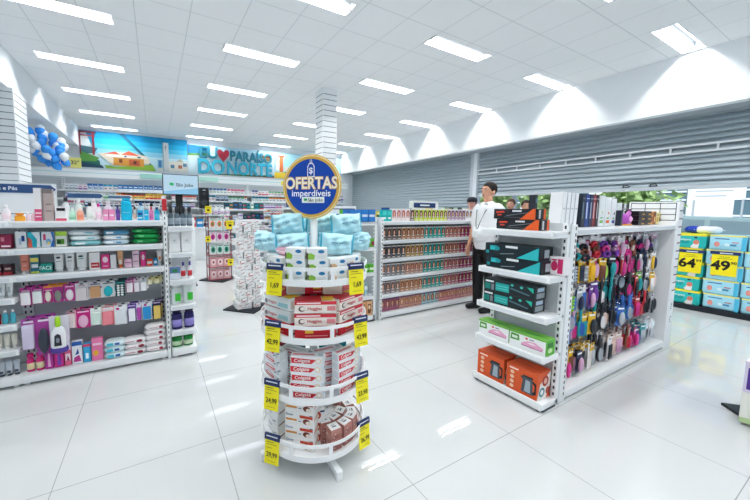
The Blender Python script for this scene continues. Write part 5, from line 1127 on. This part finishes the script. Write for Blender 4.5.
# parked car
def car(x, y, label, body, rz=0):
    t = thing('parked_car', label, 'car', (x,y,-.02), rz, 'cars parked on the street')
    pr_ = [(-2.0,.30),(-2.05,.62),(-1.9,.80),(-1.25,.92),(-.65,1.38),(.55,1.42),(1.25,1.0),(1.9,.9),(2.05,.6),(2.0,.30)]
    b = MB(); b.prism(pr_, (0,.82,0), (1,0,0), (0,0,1), 1.64, M(body,.25,.3)); part('body', b, t)
    for sy in (-.83,.825):
        b = MB(); b.prism([(-1.05,.95),(-.6,1.32),(-.05,1.34),(-.05,.95)], (0,sy+.005,0), (1,0,0), (0,0,1), .008, M('7b929b',.15)); b.prism([(.02,.95),(.02,1.34),(.5,1.36),(1.0,.98)], (0,sy+.005,0), (1,0,0), (0,0,1), .008, M('7b929b',.15))
        part('window', b, t)
    for x_ in (-1.25,1.25):
        for sy in (-.80,.80):
            b = MB(); n = 20; b.prism([(.31*math.cos(2*PI*i/n), .31*math.sin(2*PI*i/n)) for i in range(n)], (x_,sy+.1,.31), (1,0,0), (0,0,1), .2, M('1b1c1e',.6))
            b.prism([(.17*math.cos(2*PI*i/n), .17*math.sin(2*PI*i/n)) for i in range(n)], (x_,sy+.105,.31), (1,0,0), (0,0,1), .21, M('b4bac0',.3,.6)); part('wheel', b, t)
    b = MB(); b.box(-2.07,-.6,.55,-2.03,-.35,.68,M('f0f0ec',.2)); b.box(-2.07,.35,.55,-2.03,.6,.68,M('f0f0ec',.2)); b.box(2.02,-.65,.6,2.07,-.4,.72,M('a8202a',.3)); b.box(2.02,.4,.6,2.07,.65,.72,M('a8202a',.3)); part('lights', b, t)
car(10.2,2.0,'silver grey car parked outside behind the diaper stacks','a9c4c8',PI/2+.1); car(10.6,-3.4,'dark blue car parked further along the street','24324e',PI/2)
t = thing('notice_board', 'orange and blue notice on the shop window edge', 'notice', (7.9,.62,1.50))
part('sheet', MB().box(0,0,0,.015,.4,.42,M('f0b060',.5)), t); part('lower_panel', MB().box(0,-.3,-.9,.015,.40,-.02,M('2c4a7c',.5)), t)

# ================================================================== PEOPLE
def organic(name, caps, voxel, matf, parent=None, smooth=2):
    """caps: tapered limbs (p0, p1, r0, r1[, squash]) or ellipsoids ('e', c, r); fused into one surface"""
    bm = bmesh.new()
    for c in caps:
        if c[0] == 'e':
            r = bmesh.ops.create_icosphere(bm, subdivisions=3, radius=1)
            for v in r['verts']: v.co = Vector((v.co.x*c[2][0]+c[1][0], v.co.y*c[2][1]+c[1][1], v.co.z*c[2][2]+c[1][2]))
        else:
            p0, p1, r0, r1 = Vector(c[0]), Vector(c[1]), c[2], c[3]; sq = c[4] if len(c) > 4 else (1,1)
            n = 8; ax = p1-p0; q = ax.to_track_quat('Z','Y').to_matrix() if ax.length > 0 else Matrix.Identity(3)
            seg = 14; rings = []
            L_ = ax.length
            prof = [(-r0*math.cos(a*PI/8), r0*math.sin(a*PI/8)) for a in range(1,4)] + [(L_*t/n, r0+(r1-r0)*t/n) for t in range(n+1)] + [(L_+r1*math.sin(a*PI/8), r1*math.cos(a*PI/8)) for a in range(1,4)]
            for zz, rr in prof:
                rings.append([bm.verts.new(p0 + q @ Vector((0,0,zz)) + Vector(((q @ Vector((rr*math.cos(2*PI*i/seg), rr*math.sin(2*PI*i/seg),0))).x*sq[0], (q @ Vector((rr*math.cos(2*PI*i/seg), rr*math.sin(2*PI*i/seg),0))).y*sq[1], (q @ Vector((rr*math.cos(2*PI*i/seg), rr*math.sin(2*PI*i/seg),0))).z))) for i in range(seg)])
            for a, b in zip(rings, rings[1:]):
                for i in range(seg): bm.faces.new((a[i], a[(i+1)%seg], b[(i+1)%seg], b[i]))
            bm.faces.new(rings[0][::-1]); bm.faces.new(rings[-1])
    me = bpy.data.meshes.new(name); bm.to_mesh(me); bm.free()
    o = bpy.data.objects.new(name, me); COL.objects.link(o)
    md = o.modifiers.new('r','REMESH'); md.mode = 'VOXEL'; md.voxel_size = voxel; md.use_smooth_shade = True
    ms = o.modifiers.new('s','SMOOTH'); ms.iterations = smooth; ms.factor = .5
    bpy.context.view_layer.update()
    me2 = bpy.data.meshes.new_from_object(o.evaluated_get(bpy.context.evaluated_depsgraph_get()))
    bpy.data.objects.remove(o); bpy.data.meshes.remove(me)
    mats = []
    idx = []
    for p in me2.polygons:
        m = matf(p.center) if callable(matf) else matf
        m = M(m,.6) if isinstance(m, str) else m
        if m not in mats: mats.append(m)
        idx.append(mats.index(m))
    me2.materials.clear()
    for m in mats: me2.materials.append(m)
    me2.polygons.foreach_set('material_index', idx); me2.polygons.foreach_set('use_smooth', [True]*len(idx))
    ob = bpy.data.objects.new(name, me2); COL.objects.link(ob)
    if parent: ob.parent = parent
    return ob
def person(name, loc, rz, H, label, shirt, trousers, hairc, skin, turn=0, vox=.0075, cap=None, detail=True, lanyard=False, belly=0, longhair=False):
    """local frame: looks to -Y, Z up"""
    t = thing(name, label, 'person', loc, rz)
    k = H/1.80; V_ = lambda x,y,z: (x*k,y*k,z*k); r = lambda v: v*k
    hm = Matrix.Rotation(turn, 3, 'Z')
    def HV(x, y, z): q = hm @ Vector((x,y,0)); return V_(q.x, q.y, z)
    caps = []
    # torso, neck, head
    caps += [(V_(0,0,.98),V_(0,-.01,1.18),r(.145),r(.15),(1.1,.78)),(V_(0,-.01,1.18),V_(0,0,1.40),r(.15),r(.15),(1.22,.74)),(V_(-.15,.01,1.46),V_(.15,.01,1.46),r(.062),r(.062)),
             (V_(0,.01,1.46),V_(0,-.005,1.60),r(.062),r(.056)),
             ('e',HV(0,.01,1.71),(r(.082),r(.102),r(.104))),('e',HV(0,-.025,1.66),(r(.058),r(.066),r(.075))),('e',HV(0,-.055,1.605),(r(.03),r(.028),r(.024))),
             (HV(0,-.090,1.70),HV(0,-.108,1.668),r(.008),r(.012)),('e',HV(0,-.088,1.628),(r(.024),r(.012),r(.009))),('e',HV(0,-.082,1.725),(r(.05),r(.014),r(.010))),
             ('e',HV(-.079,.015,1.675),(r(.010),r(.018),r(.031))),('e',HV(.079,.015,1.675),(r(.010),r(.018),r(.031)))]
    for s in (-1,1):
        el = (s*.245,.02,1.17); wr = (s*.235,-.07,.93)
        caps += [(V_(s*.19,.01,1.43),V_(*el),r(.052),r(.042)),(V_(*el),V_(*wr),r(.042),r(.027)),
                 (V_(*wr),V_(s*.228,-.095,.86),r(.027),r(.036),(.6,1.1)),(V_(s*.228,-.095,.87),V_(s*.226,-.10,.84),r(.034),r(.034),(.5,1.15)),
                 (V_(s*.10,0,.93),V_(s*.105,-.005,.52),r(.085),r(.056)),(V_(s*.105,-.005,.52),V_(s*.11,.02,.10),r(.056),r(.038)),(V_(s*.11,.0,.05),V_(s*.12,-.14,.035),r(.04),r(.03))]
        if detail:
            for i, (dy, L_) in enumerate(((-.130,.070),(-.110,.082),(-.090,.078),(-.070,.062))):
                a = V_(s*.226, dy+.003, .842); b_ = V_(s*(.222), dy-.004, .842-L_*.55); c_ = V_(s*.208, dy-.006+.008, .842-L_)
                caps += [(a,b_,r(.0085),r(.008)),(b_,c_,r(.008),r(.0068))]
            caps += [(V_(s*.222,-.118,.89),V_(s*.205,-.150,.862),r(.011),r(.009)),(V_(s*.205,-.150,.862),V_(s*.198,-.155,.832),r(.009),r(.0075))]
    def mf(c): return M(skin,.55)
    organic('body', caps, vox, mf, t)
    # clothing
    sh = [(V_(0,0,.96),V_(0,-.01,1.18),r(.158+belly*.4),r(.163+belly),(1.12,.82)),(V_(0,-.01,1.18),V_(0,0,1.40),r(.163+belly),r(.158),(1.24,.78)),(V_(-.155,.01,1.455),V_(.155,.01,1.455),r(.071),r(.071)),(V_(0,.012,1.44),V_(0,.012,1.515),r(.085),r(.070))]
    for s in (-1,1): sh += [(V_(s*.19,.01,1.43),V_(s*.236,.018,1.235),r(.067),r(.062))]
    if belly: sh += [('e',V_(0,-.07,1.10),(r(.15),r(.13),r(.14)))]
    so = organic('shirt', sh, max(vox,.009), shirt, t)
    b = MB()
    for s in (-1,1): b.poly([(0,0),(s*.075*k,.045*k),(s*.085*k,.0),(s*.02*k,-.055*k)], V_(0,-.082,1.50), (1,0,0), (0,-.35,.94), M(shirt,.6), None, .004)
    part('collar', b, t)
    tr = []
    for s in (-1,1): tr += [(V_(s*.095,0,.93),V_(s*.105,-.005,.52),r(.105),r(.078)),(V_(s*.105,-.005,.52),V_(s*.11,.015,.10),r(.078),r(.066))]
    tr += [(V_(0,0,.90),V_(0,0,1.0),r(.148),r(.15),(1.12,.82))]
    organic('trousers', tr, max(vox,.009), trousers, t)
    for s in (-1,1):
        sho = organic('shoe', [(V_(s*.11,.035,.052),V_(s*.12,-.15,.04),r(.05),r(.038),(1,1)),('e',V_(s*.113,.03,.07),(r(.045),r(.055),r(.05)))], .009, lambda c: '15161a', t, 1)
        for v in sho.data.vertices: v.co.z = max(v.co.z, .002)
    # hair: shell kept off the face
    hc = [('e',HV(0,.020,1.722),(r(.0885),r(.107),r(.104)))]
    ho = organic('hair', hc, .007, hairc, t, 1)
    bm = bmesh.new(); bm.from_mesh(ho.data); hi = hm.inverted()
    kill = []
    for v in bm.verts:
        q = hi @ Vector((v.co.x/k, v.co.y/k, 0)); zz = v.co.z/k
        lim = 1.752 if q.y < -.07 else max(1.752-(q.y+.07)*1.6, 1.60)
        if zz < max(lim, 1.58 if longhair else 1.60): kill.append(v)
    bmesh.ops.delete(bm, geom=kill, context='VERTS'); bm.to_mesh(ho.data); bm.free()
    # eyes, brows, lips
    b = MB()
    for s in (-1,1):
        b.ell(HV(s*.031,-.0825,1.703), (r(.012),r(.007),r(.0055)), M('f2efec',.3), 8, 6); b.ell(HV(s*.031,-.0885,1.703), (r(.0055),r(.003),r(.0055)), M('2a1c16',.3), 8, 6)
    part('eyes', b, t)
    b = MB()
    for s in (-1,1): b.ell(HV(s*.033,-.092,1.728), (r(.02),r(.006),r(.0038)), M('1c1512',.7), 8, 4)
    part('eyebrows', b, t)
    part('lips', MB().ell(HV(0,-.096,1.629), (r(.021),r(.006),r(.006)), M('b06a5c',.5), 10, 6), t)
    if cap:
        part('cap', MB().lathe([(r(.102),1.735*k),(r(.104),1.76*k),(r(.09),1.81*k),(r(.05),1.835*k),(.001,1.84*k)], M(cap,.7), 18), t)
        part('cap_brim', MB().prism([(-.07*k,0),(.07*k,0),(.055*k,.075*k),(0,.095*k),(-.055*k,.075*k)], HV(0,-.085,1.74), tuple(hm @ Vector((1,0,0))), tuple(hm @ Vector((0,-1,0))), .005, M(cap,.7)), t)
    if lanyard:
        b = MB()
        for s in (-1,1): b.tube([V_(s*.085,.075,1.505),V_(s*.10,-.02,1.50),V_(s*.075,-.118,1.42),V_(s*.035,-.165,1.26),V_(0,-.185,1.13)], .0045*k, M('2c4a42',.6), 6)
        part('lanyard', b, t); part('badge', MB().box(-.03*k,-.20*k,1.05*k,.03*k,-.194*k,1.14*k,M('eef2f4',.4)), t)
    return t
person('person', (4.20,2.93,0), math.radians(-98), 1.85, 'dark-haired man in white shirt and green lanyard standing behind boxed appliances', 'eef1f4', '17181c', '1d1613', 'dda488', lanyard=True, belly=.02, vox=.0065)
person('person', (6.35,3.62,0), math.radians(-52), 1.66, 'second person in the pale blouse, face above the black and orange box', 'd8c8c4', '2a3040', '2a1c18', 'd09a80', vox=.012, detail=True, longhair=True)
person('person', (6.55,4.05,0), math.radians(-75), 1.70, 'third person in the red blouse, head just beside the man', 'c9606a', '2a2c34', '4a3428', 'd6a48c', vox=.012, detail=True)
person('person', (5.58,4.24,0), math.radians(-60), 1.70, 'person wearing a dark cap behind the man and dye gondola', 'e9e4e4', '30343c', '2a2020', 'e0a596', vox=.012, detail=True, cap='23262e')

# ================================================================== WORLD AND LIGHT
w = bpy.data.worlds.new('sky'); sc.world = w; w.use_nodes = True; nt = w.node_tree
bg_ = nt.nodes['Background']; sk = nt.nodes.new('ShaderNodeTexSky'); sk.sky_type = 'HOSEK_WILKIE'; sk.sun_direction = (-.5,-.3,.8); sk.turbidity = 4
nt.links.new(sk.outputs[0], bg_.inputs['Color']); bg_.inputs['Strength'].default_value = 3.0
su = bpy.data.lights.new('sun','SUN'); su.energy = 3.5; su.angle = .02; so_ = link('sun', su, None, (-10,0,12)); so_.rotation_euler = Vector((.6,-.12,-.75)).to_track_quat('-Z','Y').to_euler()
sc.view_settings.view_transform = 'Standard'; sc.view_settings.look = 'None'; sc.view_settings.exposure = 0.42; sc.view_settings.gamma = 1; sc.view_settings.use_curve_mapping = False
sc.cycles.max_bounces = 10; sc.cycles.diffuse_bounces = 6; sc.cycles.glossy_bounces = 4; sc.cycles.sample_clamp_indirect = 6; sc.cycles.use_denoising = True
